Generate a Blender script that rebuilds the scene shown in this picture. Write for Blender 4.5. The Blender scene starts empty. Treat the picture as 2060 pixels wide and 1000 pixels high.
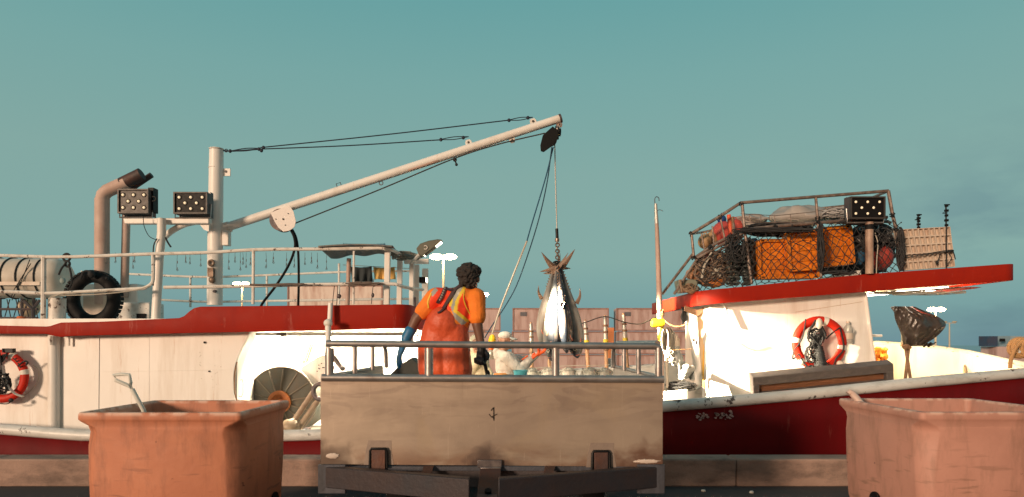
import bpy, bmesh, math, random
import numpy as np
from mathutils import Vector, Matrix, Euler, noise
from mathutils.bvhtree import BVHTree
R = math.radians
sc = bpy.context.scene
col = sc.collection
F = 1354.0; H = 1.5                       # focal length in photo pixels (2060 wide), eye height

def at(px, py, d):                        # photo direction at a real distance -> world point
    return Vector(((px-1030)*d/F, d, H+(690-py)*d/F))
def lin(r, g, b):
    f = lambda v: (v/255/12.92) if v/255 <= .04045 else ((v/255+.055)/1.055)**2.4
    return (f(r), f(g), f(b))

# ------------------------------------------------------------------ camera
cam = bpy.data.objects.new('camera', bpy.data.cameras.new('camera')); col.objects.link(cam)
cam.location = (0, 0, H); cam.rotation_euler = (R(90), 0, 0)
cam.data.sensor_width = 36; cam.data.lens = 36*F/2060; cam.data.shift_y = 190/2060
cam.data.clip_start = .05; cam.data.clip_end = 5000
cam.data.dof.use_dof = True; cam.data.dof.focus_distance = 8.6; cam.data.dof.aperture_fstop = 2.2
sc.camera = cam
# ------------------------------------------------------------------ sky
SUN_TRAVEL = Vector((.62, .80, -.17)).normalized()
SE = math.asin(-SUN_TRAVEL.z); SA = math.atan2(-SUN_TRAVEL.x, -SUN_TRAVEL.y)
w = bpy.data.worlds.new('World'); sc.world = w; w.use_nodes = True
nt = w.node_tree; N = nt.nodes; L = nt.links; N.clear()
out = N.new('ShaderNodeOutputWorld'); bg = N.new('ShaderNodeBackground'); L.new(bg.outputs[0], out.inputs[0])
sky = N.new('ShaderNodeTexSky'); sky.sky_type = 'NISHITA'; sky.sun_disc = False
sky.sun_elevation = SE; sky.sun_rotation = SA
tc = N.new('ShaderNodeTexCoord'); sx = N.new('ShaderNodeSeparateXYZ'); L.new(tc.outputs['Generated'], sx.inputs[0])
ramp = N.new('ShaderNodeValToRGB'); L.new(sx.outputs['Z'], ramp.inputs[0])
rc = [(0, lin(112, 146, 156)), (.05, lin(120, 158, 162)), (.12, lin(135, 170, 165)), (.24, lin(134, 171, 165)), (.36, lin(122, 169, 166)), (.47, lin(104, 163, 164)), (.8, lin(72, 128, 137)), (1, lin(54, 112, 126))]
while len(ramp.color_ramp.elements) < len(rc): ramp.color_ramp.elements.new(.5)
for e, (p, c) in zip(ramp.color_ramp.elements, rc): e.position = p; e.color = (*c, 1)
mp = N.new('ShaderNodeMapping'); mp.inputs['Scale'].default_value = (4, 4, 11); L.new(tc.outputs['Generated'], mp.inputs[0])
nz = N.new('ShaderNodeTexNoise'); nz.inputs['Scale'].default_value = 1.6; nz.inputs['Detail'].default_value = 6; nz.inputs['Roughness'].default_value = .52; L.new(mp.outputs[0], nz.inputs['Vector'])
cr = N.new('ShaderNodeValToRGB'); cr.color_ramp.elements[0].position = .45; cr.color_ramp.elements[1].position = .66; L.new(nz.outputs[0], cr.inputs[0])
md = N.new('ShaderNodeMapRange'); md.inputs['From Min'].default_value = .34; md.inputs['From Max'].default_value = .56; L.new(sx.outputs['X'], md.inputs['Value'])
me = N.new('ShaderNodeMapRange'); me.inputs['From Min'].default_value = .30; me.inputs['From Max'].default_value = .14; L.new(sx.outputs['Z'], me.inputs['Value'])
def mth(op, a, b, nodes=N, links=L):
    m = nodes.new('ShaderNodeMath'); m.operation = op
    for i, v in enumerate((a, b)):
        if isinstance(v, (int, float)): m.inputs[i].default_value = v
        else: links.new(v, m.inputs[i])
    return m.outputs[0]
cf = mth('MULTIPLY', mth('MULTIPLY', cr.outputs[0], md.outputs[0]), mth('MULTIPLY', me.outputs[0], .5))
mx = N.new('ShaderNodeMixRGB'); L.new(cf, mx.inputs[0]); L.new(ramp.outputs[0], mx.inputs[1]); mx.inputs[2].default_value = (*lin(92, 122, 138), 1)
ml = N.new('ShaderNodeMixRGB'); ml.blend_type = 'MULTIPLY'; ml.inputs[0].default_value = 1; L.new(sky.outputs[0], ml.inputs[1]); ml.inputs[2].default_value = (.055, .095, .08, 1)
m2 = N.new('ShaderNodeMixRGB'); m2.inputs[0].default_value = .07; L.new(mx.outputs[0], m2.inputs[1]); L.new(ml.outputs[0], m2.inputs[2])
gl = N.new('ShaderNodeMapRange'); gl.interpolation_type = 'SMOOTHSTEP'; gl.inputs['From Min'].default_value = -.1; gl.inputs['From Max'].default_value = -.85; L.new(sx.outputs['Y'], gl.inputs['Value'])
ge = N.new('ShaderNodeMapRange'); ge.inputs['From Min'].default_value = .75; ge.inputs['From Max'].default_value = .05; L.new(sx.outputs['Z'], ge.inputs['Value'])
m3 = N.new('ShaderNodeMixRGB'); L.new(mth('MULTIPLY', gl.outputs[0], ge.outputs[0]), m3.inputs[0]); L.new(m2.outputs[0], m3.inputs[1]); m3.inputs[2].default_value = (.62, .33, .19, 1)   # warm fill added to the unseen half of the sky behind the viewer
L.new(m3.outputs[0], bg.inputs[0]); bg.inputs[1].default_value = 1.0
# ------------------------------------------------------------------ sun
sd = bpy.data.lights.new('sun', 'SUN'); sd.energy = 3.35; sd.angle = R(8); sd.color = (1, .71, .49)
so = bpy.data.objects.new('sun', sd); col.objects.link(so); so.rotation_euler = SUN_TRAVEL.to_track_quat('-Z', 'Y').to_euler(); so.location = (-20, -20, 12)
sc.view_settings.view_transform = 'Standard'; sc.view_settings.look = 'None'; sc.view_settings.exposure = 0; sc.view_settings.gamma = 1
sc.render.engine = 'CYCLES'; sc.cycles.max_bounces = 5; sc.cycles.use_denoising = True
sc.cycles.sample_clamp_indirect = 4

# ================================================================== helpers
class MB:
    def __init__(s): s.v = []; s.f = []
    def add(s, vs, fs):
        o = len(s.v); s.v += [Vector(v) for v in vs]; s.f += [[i+o for i in f] for f in fs]; return s
    def box(s, c, size, rot=None):
        x, y, z = [k/2 for k in size]; c = Vector(c)
        vs = [Vector((a*x, b*y, e*z)) for a in (-1, 1) for b in (-1, 1) for e in (-1, 1)]
        if rot is not None:
            m = rot if isinstance(rot, Matrix) else Euler(rot).to_matrix()
            vs = [m @ v for v in vs]
        return s.add([v+c for v in vs], [(0,1,3,2),(4,6,7,5),(0,4,5,1),(2,3,7,6),(0,2,6,4),(1,5,7,3)])
    def prism(s, pts, ext):               # polygon + extrusion vector
        n = len(pts); ext = Vector(ext); pts = [Vector(p) for p in pts]
        return s.add(pts+[p+ext for p in pts], [list(range(n)), list(range(2*n-1, n-1, -1))]+[(i, i+n, (i+1) % n+n, (i+1) % n) for i in range(n)])
    def tube(s, pts, r, seg=8, closed=False, flat=1.0):
        pts = [Vector(p) for p in pts]; n = len(pts)
        if not hasattr(r, '__len__'): r = [r]*n
        vs = []; up = None
        for i, p in enumerate(pts):
            if closed: t = pts[(i+1) % n]-pts[i-1]
            else: t = pts[min(i+1, n-1)]-pts[max(i-1, 0)]
            if t.length < 1e-9: t = Vector((0, 0, 1))
            t.normalize()
            if up is None: up = Vector((0, 0, 1)) if abs(t.z) < .9 else Vector((1, 0, 0))
            a = t.cross(up)
            if a.length < 1e-4: a = t.cross(Vector((1, 0, 0)))
            if a.length < 1e-4: a = t.cross(Vector((0, 1, 0)))
            a.normalize(); b = a.cross(t); up = b
            vs += [p+a*(r[i]*math.cos(2*math.pi*k/seg))+b*(r[i]*flat*math.sin(2*math.pi*k/seg)) for k in range(seg)]
        fs = []
        for i in range(n if closed else n-1):
            for k in range(seg):
                j = (i+1) % n
                fs.append((i*seg+k, i*seg+(k+1) % seg, j*seg+(k+1) % seg, j*seg+k))
        if not closed: fs += [list(range(seg))[::-1], [(n-1)*seg+k for k in range(seg)]]
        return s.add(vs, fs)
    def lathe(s, prof, c, axis=(0, 0, 1), seg=20):   # prof [(r,h)]
        q = Vector((0, 0, 1)).rotation_difference(Vector(axis)); c = Vector(c); vs = []
        for r, h in prof: vs += [c+q @ Vector((max(r, 1e-5)*math.cos(2*math.pi*k/seg), max(r, 1e-5)*math.sin(2*math.pi*k/seg), h)) for k in range(seg)]
        n = len(prof); fs = [(i*seg+k, i*seg+(k+1) % seg, (i+1)*seg+(k+1) % seg, (i+1)*seg+k) for i in range(n-1) for k in range(seg)]
        fs += [list(range(seg))[::-1], [(n-1)*seg+k for k in range(seg)]]
        return s.add(vs, fs)
    def ell(s, c, rad, rot=None, seg=14, rings=9, nz=0, ns=8, seed=0):
        c = Vector(c)
        if not hasattr(rad, '__len__'): rad = (rad,)*3
        vs = []; m = (Euler(rot).to_matrix() if rot is not None and not isinstance(rot, Matrix) else rot) or Matrix.Identity(3)
        for i in range(rings+1):
            th = math.pi*i/rings
            for k in range(seg):
                ph = 2*math.pi*k/seg
                u = Vector((math.sin(th)*math.cos(ph), math.sin(th)*math.sin(ph), math.cos(th)))
                g = 1+(nz*noise.noise(u*ns+Vector((seed, 0, 0))) if nz else 0)
                if i in (0, rings): g = 1
                vs.append(c+m @ Vector((u.x*rad[0]*g, u.y*rad[1]*g, u.z*rad[2]*g)))
        fs = [(i*seg+k, (i+1)*seg+k, (i+1)*seg+(k+1) % seg, i*seg+(k+1) % seg) for i in range(rings) for k in range(seg)]
        return s.add(vs, fs)
    def torus(s, c, R0, r, axis=(0, 1, 0), seg=40, sec=12, a0=0, a1=2*math.pi, flat=1.0):
        q = Vector((0, 0, 1)).rotation_difference(Vector(axis)); c = Vector(c); full = abs(a1-a0-2*math.pi) < 1e-6
        n = seg if full else seg+1
        pts = [c+q @ Vector((R0*math.cos(a0+(a1-a0)*i/seg), R0*math.sin(a0+(a1-a0)*i/seg), 0)) for i in range(n)]
        vs = []; ax = Vector(axis).normalized()
        for p in pts:
            rd = (p-c).normalized()
            vs += [p+rd*(r*math.cos(2*math.pi*k/sec))+ax*(r*flat*math.sin(2*math.pi*k/sec)) for k in range(sec)]
        fs = [(i*sec+k, i*sec+(k+1) % sec, ((i+1) % n)*sec+(k+1) % sec, ((i+1) % n)*sec+k) for i in range(n if full else n-1) for k in range(sec)]
        if not full: fs += [list(range(sec))[::-1], [(n-1)*sec+k for k in range(sec)]]
        return s.add(vs, fs)
    def grid(s, fn, nu, nv):
        vs = [fn(i/nu, j/nv) for i in range(nu+1) for j in range(nv+1)]
        return s.add(vs, [(i*(nv+1)+j, (i+1)*(nv+1)+j, (i+1)*(nv+1)+j+1, i*(nv+1)+j+1) for i in range(nu) for j in range(nv)])

def origin(o):
    v = Vector((0, 0, 0))
    while o is not None: v += o.location; o = o.parent
    return v
def part(name, mb, m, parent=None, bevel=0, solid=0, sub=0, base=None, sharp=40, mod=None):
    me_ = bpy.data.meshes.new(name); og = origin(parent) if parent else (Vector(base) if base else Vector((0, 0, 0)))
    me_.from_pydata([tuple(v-og) for v in mb.v], [], mb.f); me_.validate()
    bm = bmesh.new(); bm.from_mesh(me_); bmesh.ops.recalc_face_normals(bm, faces=bm.faces); bm.to_mesh(me_); bm.free()
    me_.polygons.foreach_set('use_smooth', [True]*len(me_.polygons)); me_.set_sharp_from_angle(angle=R(sharp))
    for k in (m if isinstance(m, list) else [m]): me_.materials.append(k)
    o = bpy.data.objects.new(name, me_); col.objects.link(o)
    if parent: o.parent = parent
    elif base: o.location = base
    if solid: q = o.modifiers.new('solid', 'SOLIDIFY'); q.thickness = solid; q.offset = 0
    if bevel: q = o.modifiers.new('bevel', 'BEVEL'); q.width = bevel; q.segments = 2; q.limit_method = 'ANGLE'; q.angle_limit = R(35)
    if sub: q = o.modifiers.new('sub', 'SUBSURF'); q.levels = sub; q.render_levels = sub
    return o
def tag(o, label=None, cat=None, group=None, kind=None):
    if label: o['label'] = label
    if cat: o['category'] = cat
    if group: o['group'] = group
    if kind: o['kind'] = kind
    return o
def thing(name, loc, label, cat, group=None):
    o = bpy.data.objects.new(name, None); col.objects.link(o); o.location = loc; o.empty_display_size = .1
    return tag(o, label, cat, group)
def single(name, mb, m, label, cat, group=None, **k):
    c = sum(mb.v, Vector())/len(mb.v); zmin = min(v.z for v in mb.v)
    return tag(part(name, mb, m, None, base=(c.x, c.y, zmin), **k), label, cat, group)
def copy_tree(o, parent=None):
    c = o.copy(); col.objects.link(c); c.parent = parent
    for ch in list(o.children): copy_tree(ch, c)
    return c
def blob(name, caps, m, parent, voxel=.008, smooth=4, disp=0, dscale=.05, ells=()):
    """one continuous surface grown round tapered limbs (p1,p2,r1,r2)"""
    mb = MB(); og = origin(parent)
    for p1, p2, r1, r2 in caps:
        p1 = Vector(p1); p2 = Vector(p2); ax = p2-p1; ln = max(ax.length, 1e-4)
        prof = [(r1*math.sin(a), -r1*math.cos(a)) for a in [R(k) for k in (2, 25, 50, 75)]]+[(r1, 0), (r2, ln)]+[(r2*math.cos(a), ln+r2*math.sin(a)) for a in [R(k) for k in (20, 45, 70, 88)]]
        mb.lathe(prof, p1, ax.normalized() if ax.length > 1e-4 else (0, 0, 1), 14)
    for e in ells: mb.ell(*e)
    o = part(name+'_src', mb, m, parent)
    q = o.modifiers.new('r', 'REMESH'); q.mode = 'VOXEL'; q.voxel_size = voxel; q.use_smooth_shade = True
    q = o.modifiers.new('s', 'SMOOTH'); q.iterations = smooth; q.factor = .5
    dg = bpy.context.evaluated_depsgraph_get(); me_ = bpy.data.meshes.new_from_object(o.evaluated_get(dg)); me_.name = name
    if disp:
        for v in me_.vertices:
            k = noise.noise(v.co/dscale)*disp+noise.noise(v.co/dscale*.45)*disp*1.2; v.co += v.normal*k
    bpy.data.objects.remove(o)
    me_.materials.clear(); me_.materials.append(m)
    me_.polygons.foreach_set('use_smooth', [True]*len(me_.polygons))
    n = bpy.data.objects.new(name, me_); col.objects.link(n); n.parent = parent
    return n
def bvh(o):
    og = origin(o); return BVHTree.FromPolygons([v.co+og for v in o.data.vertices], [list(p.vertices) for p in o.data.polygons])
def ribbon(mb, tree, pts, width, thick=.006, off=.002, n=18):
    """a flat band laid on a surface: raycast from the eye onto the tree"""
    E = Vector((0, 0, H)); P = []
    pts = smooth_path(pts, n)
    for (x, y, d) in pts:
        di = (at(x, y, d)-E).normalized(); hit = tree.ray_cast(E, di)
        if hit[0] is not None: P.append((hit[0], hit[1] if hit[1].y < 0 else -hit[1]))
    if len(P) < 2: return
    for _ in range(4):
        P = [P[0]]+[((P[i-1][0]+P[i][0]*2+P[i+1][0])/4, (P[i-1][1]+P[i][1]+P[i+1][1]).normalized()) for i in range(1, len(P)-1)]+[P[-1]]
    vs = []; fs = []
    for i, (p, nn) in enumerate(P):
        t = (P[min(i+1, len(P)-1)][0]-P[max(i-1, 0)][0]).normalized(); s = t.cross(nn).normalized()
        for a, b in ((-1, off), (1, off), (1, off+thick), (-1, off+thick)): vs.append(p+s*(a*width/2)+nn*b)
    for i in range(len(P)-1):
        for k in range(4): fs.append((i*4+k, i*4+(k+1) % 4, (i+1)*4+(k+1) % 4, (i+1)*4+k))
    fs += [(0, 1, 2, 3), [(len(P)-1)*4+k for k in (3, 2, 1, 0)]]
    mb.add(vs, fs)
def smooth_path(pts, n=24):
    """Catmull-Rom through points"""
    P = [Vector(p) for p in pts]; P = [P[0]*2-P[1]]+P+[P[-1]*2-P[-2]]; out_ = []; m = len(P)-3
    for i in range(n+1):
        u = i/n*m; k = min(int(u), m-1); t = u-k; a, b, c, d = P[k:k+4]
        out_.append(.5*((2*b)+(c-a)*t+(2*a-5*b+4*c-d)*t*t+(3*b-a-3*c+d)*t**3))
    return out_
def pxpath(pts, d=None, n=24):
    return [at(*(p if len(p) == 3 else (p[0], p[1], d))) for p in smooth_path([p if len(p) == 3 else (p[0], p[1], d) for p in pts], n)]
def tangle(mb, c, rad, n=8, r=.008, seed=1, steps=26, seg=5):
    rnd = random.Random(seed); c = Vector(c)
    for k in range(n):
        o = Vector((rnd.uniform(-9, 9),)*3)+Vector((k*3.1, k*1.7, 0)); pts = []
        for i in range(steps):
            q = o+Vector((i*.13, i*.05, 0))
            v = Vector((noise.noise(q), noise.noise(q+Vector((50, 0, 0))), noise.noise(q+Vector((0, 70, 0)))))*2.1
            if v.length > 1: v.normalize()
            pts.append(c+Vector((v.x*rad[0], v.y*rad[1], v.z*rad[2])))
        mb.tube(pts, r, seg)

# ------------------------------------------------------------------ materials
def M(name, c, rough=.6, metal=0, c2=None, var=.5, scale=2.5, grime=None, gamt=.4, gscale=(2, 2, .5), gpos=.45,
      chips=None, chpos=.62, chscale=9, bump=.15, bscale=30, emit=None, estr=0, bdist=.01, spec=.5, alpha=1, wave=None, trans=0):
    m = bpy.data.materials.new(name); m.use_nodes = True; t = m.node_tree; n = t.nodes; l = t.links
    b = n['Principled BSDF']; b.inputs['Roughness'].default_value = rough; b.inputs['Metallic'].default_value = metal
    b.inputs['Specular IOR Level'].default_value = spec; b.inputs['Alpha'].default_value = alpha; b.inputs['Transmission Weight'].default_value = trans
    tcn = n.new('ShaderNodeTexCoord')
    def noi(sc_, det=5, ro=.6, vec=None, dist=0):
        k = n.new('ShaderNodeTexNoise'); k.inputs['Scale'].default_value = 1 if isinstance(sc_, tuple) else sc_
        k.inputs['Detail'].default_value = det; k.inputs['Roughness'].default_value = ro; k.inputs['Distortion'].default_value = dist
        mpn = n.new('ShaderNodeMapping'); l.new(tcn.outputs['Object'], mpn.inputs[0])
        if isinstance(sc_, tuple): mpn.inputs['Scale'].default_value = sc_
        l.new(mpn.outputs[0], k.inputs['Vector']); return k.outputs[0]
    def rmp(src, a, bb):
        k = n.new('ShaderNodeMapRange'); k.inputs['From Min'].default_value = a; k.inputs['From Max'].default_value = bb; l.new(src, k.inputs['Value']); return k.outputs[0]
    def mix(f, a, bb):
        k = n.new('ShaderNodeMixRGB')
        if isinstance(f, float): k.inputs[0].default_value = f
        else: l.new(f, k.inputs[0])
        for i, v in ((1, a), (2, bb)):
            if isinstance(v, tuple): k.inputs[i].default_value = (*v[:3], 1)
            else: l.new(v, k.inputs[i])
        return k.outputs[0]
    cc = c2 or tuple(x*.72 for x in c)
    cur = mix(mth('MULTIPLY', rmp(noi(scale), .35, .7), var, n, l), tuple(c), tuple(cc))
    if grime: cur = mix(mth('MULTIPLY', rmp(noi(tuple(gscale), 6, .65), gpos, gpos+.22), gamt, n, l), cur, tuple(grime))
    if chips: cur = mix(rmp(noi(chscale, 6, .7), chpos, chpos+.025), cur, tuple(chips))
    l.new(cur, b.inputs['Base Color'])
    rr = n.new('ShaderNodeMapRange'); rr.inputs['To Min'].default_value = max(rough-.12, .03); rr.inputs['To Max'].default_value = min(rough+.14, 1); l.new(noi(scale*3), rr.inputs['Value']); l.new(rr.outputs[0], b.inputs['Roughness'])
    if bump:
        bp = n.new('ShaderNodeBump'); bp.inputs['Strength'].default_value = bump; bp.inputs['Distance'].default_value = bdist; l.new(noi(bscale), bp.inputs['Height']); l.new(bp.outputs[0], b.inputs['Normal'])
    if emit: b.inputs['Emission Color'].default_value = (*emit, 1); b.inputs['Emission Strength'].default_value = estr
    m['x'] = 1
    return m
RUST = (.16, .055, .025)
white = M('white_paint', (.80, .77, .73), .42, c2=(.71, .67, .62), scale=1.2, grime=(.4, .3, .2), gamt=.45, gscale=(3, 3, .4), gpos=.5, chips=(.3, .16, .09), chpos=.73, chscale=8, bump=.08, bscale=12)
def runs(m, colr, amt, sc_=(13, 13, .9), lo=.62):
    t = m.node_tree; n = t.nodes; l = t.links; b = n['Principled BSDF']; src = b.inputs['Base Color'].links[0].from_socket
    c = n.new('ShaderNodeTexCoord'); mp_ = n.new('ShaderNodeMapping'); mp_.inputs['Scale'].default_value = sc_; l.new(c.outputs['Object'], mp_.inputs[0])
    k = n.new('ShaderNodeTexNoise'); k.inputs['Scale'].default_value = 1; k.inputs['Detail'].default_value = 7; k.inputs['Roughness'].default_value = .7; l.new(mp_.outputs[0], k.inputs['Vector'])
    q = n.new('ShaderNodeMapRange'); q.inputs['From Min'].default_value = lo; q.inputs['From Max'].default_value = lo+.07; l.new(k.outputs[0], q.inputs['Value'])
    x = n.new('ShaderNodeMixRGB'); l.new(mth('MULTIPLY', q.outputs[0], amt, n, l), x.inputs[0]); l.new(src, x.inputs[1]); x.inputs[2].default_value = (*colr, 1); l.new(x.outputs[0], b.inputs['Base Color'])
runs(white, (.45, .24, .12), .4)
white_old = M('chipped_white_paint', (.74, .71, .66), .5, c2=(.58, .53, .47), scale=3, grime=(.25, .15, .09), gamt=.55, gscale=(6, 6, 6), gpos=.52, chips=(.10, .06, .045), chpos=.60, chscale=11, bump=.25, bscale=30)
rail_white = M('worn_white_rail', (.66, .66, .64), .4, c2=(.55, .54, .5), scale=2, grime=(.22, .2, .17), gamt=.5, gscale=(3, 3, 9), gpos=.5, chips=(.07, .06, .06), chpos=.61, chscale=5, bump=.2)
red = M('red_fascia_paint', (.31, .016, .006), .55, c2=(.25, .012, .006), scale=2, grime=(.2, .012, .01), gamt=.5, gscale=(4, 4, 1), gpos=.5, chips=(.5, .38, .33), chpos=.77, chscale=9, bump=.06, bscale=10, spec=.12)
runs(red, (.5, .2, .16), .25, (9, 9, 1.5), .6)
hullred = M('dark_red_hull_paint', (.14, .0035, .005), .6, c2=(.11, .003, .004), scale=1, grime=(.08, .004, .004), gamt=.5, gscale=(3, 3, .6), chips=(.42, .3, .26), chpos=.80, chscale=10, bump=.08, spec=.15)
runs(hullred, (.3, .1, .08), .3, (8, 8, 1), .62)
conc = M('quay_concrete', (.36, .24, .19), .9, c2=(.25, .165, .13), var=.8, scale=3, grime=(.08, .055, .045), gamt=.7, gscale=(2, 2, 5), bump=.7, bscale=45)
asph = M('quay_asphalt', (.055, .044, .042), .85, c2=(.03, .03, .033), scale=1.5, grime=(.09, .07, .06), gscale=(.7, .7, 1), bump=.8, bscale=90)
steel = M('galvanised_tube', (.42, .40, .39), .36, metal=.75, c2=(.3, .25, .22), scale=7, grime=(.18, .1, .07), gamt=.45, gscale=(9, 9, 9), gpos=.5, bump=.1)
darksteel = M('dark_steel', (.085, .08, .09), .5, metal=.35, c2=(.12, .075, .06), scale=5, grime=(.15, .07, .05), gamt=.6, gscale=(5, 5, 7), gpos=.48, bump=.3)
bluegrey = M('blue_grey_steel', (.07, .075, .095), .55, metal=.3, c2=(.09, .09, .11), scale=5, grime=(.03, .028, .03), gamt=.7, gscale=(8, 8, 1.2), bump=.3)
brownsteel = M('rusty_plate', (.085, .05, .045), .5, metal=.3, c2=(.045, .028, .028), scale=5, grime=RUST, gamt=.6, gscale=(6, 6, 6), bump=.3)
black = M('black_rubber', (.006, .006, .007), .65, c2=(.012, .011, .011), scale=6, bump=.2, spec=.2)
blackrope = M('black_rope', (.009, .010, .012), .75, c2=(.03, .03, .033), scale=20, bump=.4, bscale=200)
bluerope = M('blue_rope', (.02, .09, .17), .8, c2=(.015, .05, .1), scale=20, bump=.4, bscale=200)
whiterope = M('white_rope', (.48, .44, .37), .85, c2=(.45, .4, .33), scale=18, bump=.4, bscale=200)
wire = M('greasy_wire', (.09, .085, .08), .45, metal=.5, c2=(.05, .045, .045), scale=20)
rustpipe = M('rusty_exhaust', (.54, .39, .33), .6, c2=(.36, .22, .17), var=.7, scale=3.5, grime=(.035, .025, .022), gamt=.45, gscale=(4, 4, 1.5), gpos=.55, bump=.25)
soot = M('sooty_exhaust', (.03, .022, .022), .6, c2=(.09, .035, .025), var=.8, scale=6, bump=.2)
orangeplastic = M('orange_crate_plastic', (.78, .225, .010), .42, c2=(.65, .16, .01), scale=3, grime=(.3, .09, .02), gamt=.4, gscale=(5, 5, 3), bump=.08)
whiteplastic = M('cream_plastic', (.6, .5, .41), .5, c2=(.5, .38, .3), scale=4, grime=(.35, .16, .09), gamt=.5, gscale=(2, 2, 4), gpos=.5)
pinkbuoy = M('faded_red_buoy', (.5, .07, .05), .5, c2=(.35, .05, .05), scale=6, bump=.1)
tanbuoy = M('tan_buoy', (.42, .26, .13), .6, c2=(.3, .16, .08), scale=5)
bluebuoy = M('blue_buoy', (.01, .05, .2), .45, c2=(.01, .03, .1), scale=6)
lampglass = M('warm_led_lens', (.8, .7, .5), .2, emit=(1, .72, .45), estr=.55, bump=0)
greymetal = M('grey_lamp_face', (.06, .052, .048), .5, metal=.2, c2=(.04, .035, .033), scale=9)
dark = M('dark_lamp_face', (.005, .005, .006), .5, c2=(.01, .01, .01), scale=9, spec=.2)
wood = M('weathered_wood', (.3, .17, .1), .7, c2=(.17, .09, .05), var=.9, scale=8, grime=(.06, .04, .035), gamt=.5, gscale=(2, 9, 30), bump=.4)
brownwood = M('brown_board', (.22, .09, .04), .55, c2=(.13, .05, .03), scale=4, grime=(.1, .05, .03), gamt=.6, gscale=(2, 6, 14))
greyboard = M('grey_worn_frame', (.10, .088, .085), .65, c2=(.06, .052, .05), scale=6, grime=(.2, .16, .14), gamt=.35, gscale=(8, 8, 20), bump=.5)
tarpgrey = M('grey_tarpaulin', (.36, .33, .31), .6, c2=(.25, .22, .2), scale=5, bump=.4, bscale=14)
ropetan = M('tan_rope', (.5, .28, .12), .85, c2=(.35, .18, .08), scale=25, bump=.6, bscale=90)
yellow = M('yellow_plastic', (.85, .55, .01), .4, c2=(.7, .42, .01), scale=6)
clear = M('clear_plastic', (.75, .75, .72), .3, c2=(.6, .6, .56), scale=6, trans=.25)

# ================================================================== the setting
g = MB(); g.box((0, -16.3, -.5), (140, 47, 1)); tag(part('quay_ground', g, asph), kind='structure')
g = MB()
for k in range(-9, 10):
    g.box((k*2.6+1.05, 7.19, .14), (2.594, .30, .29))
tag(part('quay_kerb', g, conc, bevel=.018), kind='structure')
g = MB(); g.box((0, 7.43, -2.0), (140, .3, 4.0-.02)); tag(part('quay_edge', g, conc, base=(0, 0, 0)), kind='structure')
watm = M('harbour_water', (.02, .05, .06), .12, c2=(.015, .04, .05), bump=.6, bscale=1.2)
g = MB(); g.add([(-900, 7.4, -3.4), (900, 7.4, -3.4), (900, 2500, -3.4), (-900, 2500, -3.4)], [(0, 1, 2, 3)]); tag(part('water', g, watm), kind='structure')
g = MB(); g.box((0, 122, -3.88), (500, 130, 1.9)); tag(part('far_quay', g, conc), kind='structure')
# white crumbs on the asphalt
crumb = M('white_crumb', (.6, .58, .52), .7)
for i, (px, py, lb) in enumerate(((1415, 989, 'small white scrap lying on dark asphalt nearer the trailer'), (1512, 992, 'small white scrap lying on asphalt nearer the pink bin'))):
    d = 1.5*F/(py-690); p = at(px, py, d)
    single('scrap', MB().ell(p+Vector((0, 0, .008)), (.022, .018, .014), nz=.5, ns=3, seed=i), crumb, lb, 'scrap', 'white scraps on the quay')

# ------------------------------------------------------------------ far containers
contm = M('pale_rusty_container', (.5, .37, .35), .6, c2=(.42, .29, .27), scale=.25, grime=(.22, .095, .07), gamt=.75, gscale=(.9, .9, .16), gpos=.47, chips=(.16, .06, .045), chpos=.66, chscale=.9, bump=.1, bscale=3)
railm = M('rusty_container_rail', (.3, .15, .12), .7, c2=(.42, .28, .25), scale=.6, grime=(.1, .045, .035), gscale=(1, 1, 1))
def container(loc, W, Hh, D, label, m=contm, group='shipping containers stacked across the harbour'):
    r = thing('shipping_container', loc, label, 'container', group); x0, y0, z0 = loc
    g = MB(); n = int(W/.28)
    def fn(u, v):
        k = u*n; ph = k % 1; dep = 0 if ph < .35 else (.005 if .45 < ph < .85 else .0025)
        return Vector((x0-W/2+.15+u*(W-.3), y0+.04+dep, z0+.15+v*(Hh-.3)))
    g.grid(fn, n*8, 1); part('corrugated_side', g, m, r)
    g = MB(); g.box((x0, y0+D/2+.1, z0+Hh/2), (W-.1, D-.1, Hh-.1)); part('body', g, m, r)
    g = MB()
    for zz in (z0+.09, z0+Hh-.08): g.box((x0, y0+.02, zz), (W-.34, .12, .15))
    for sx_ in (-1, 1): g.box((x0+sx_*(W/2-.09), y0+.02, z0+Hh/2), (.17, .14, Hh-.02))
    part('frame', g, railm, r)
    g = MB()
    for sx_ in (-1, 1):
        for zz in (z0+.09, z0+Hh-.09): g.box((x0+sx_*(W/2-.1), y0-.01, zz), (.2, .16, .17))
    part('corner_casting', g, railm, r)
    return r
D0 = 84.0; k0 = D0/F
rows = ((5.86, 'top'), (2.95, 'middle'), (.04, 'bottom'))
stacks = [(812, 1007, 'stack beyond the orange worker'), (1031, 1225, 'stack behind the hanging tuna'), (1240, 1436, 'stack left of the wheelhouse'), (1446, 1640, 'stack hidden mostly by wheelhouse')]
for (xa, xb, nm) in stacks[:3]:
    for ri, (zt, rn) in enumerate(rows):
        off = 0 if ri == 0 else (.12 if xa > 1100 else -.1)
        r = container((((xa+xb)/2-1030)*k0+off, D0+(.1 if ri else 0), zt-2.86), (xb-xa)*k0, 2.86, 2.4, f'pale rusty shipping container, {rn} row of the {nm}')
        if ri == 0 and xa > 1007: part('number_plate', MB().box((((xa+22)-1030)*k0, D0-.03, zt-.75), (.8, .03, .5)), M('plate', (.12, .12, .14), .5), r)
wcm = M('white_container', (.66, .56, .5), .6, c2=(.55, .44, .38), scale=.4, grime=(.3, .12, .08), gamt=.6, gscale=(1, 1, .2))
for zt_, rn_ in ((8.72, 'topmost'),)+rows:
    container(((674-1030)*k0, D0, zt_-2.86), 192*k0, 2.86, 2.4, f'white rust-streaked container, {rn_} of the stack behind the aft cabin railings', wcm, 'white containers behind the aft cabin')
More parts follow.
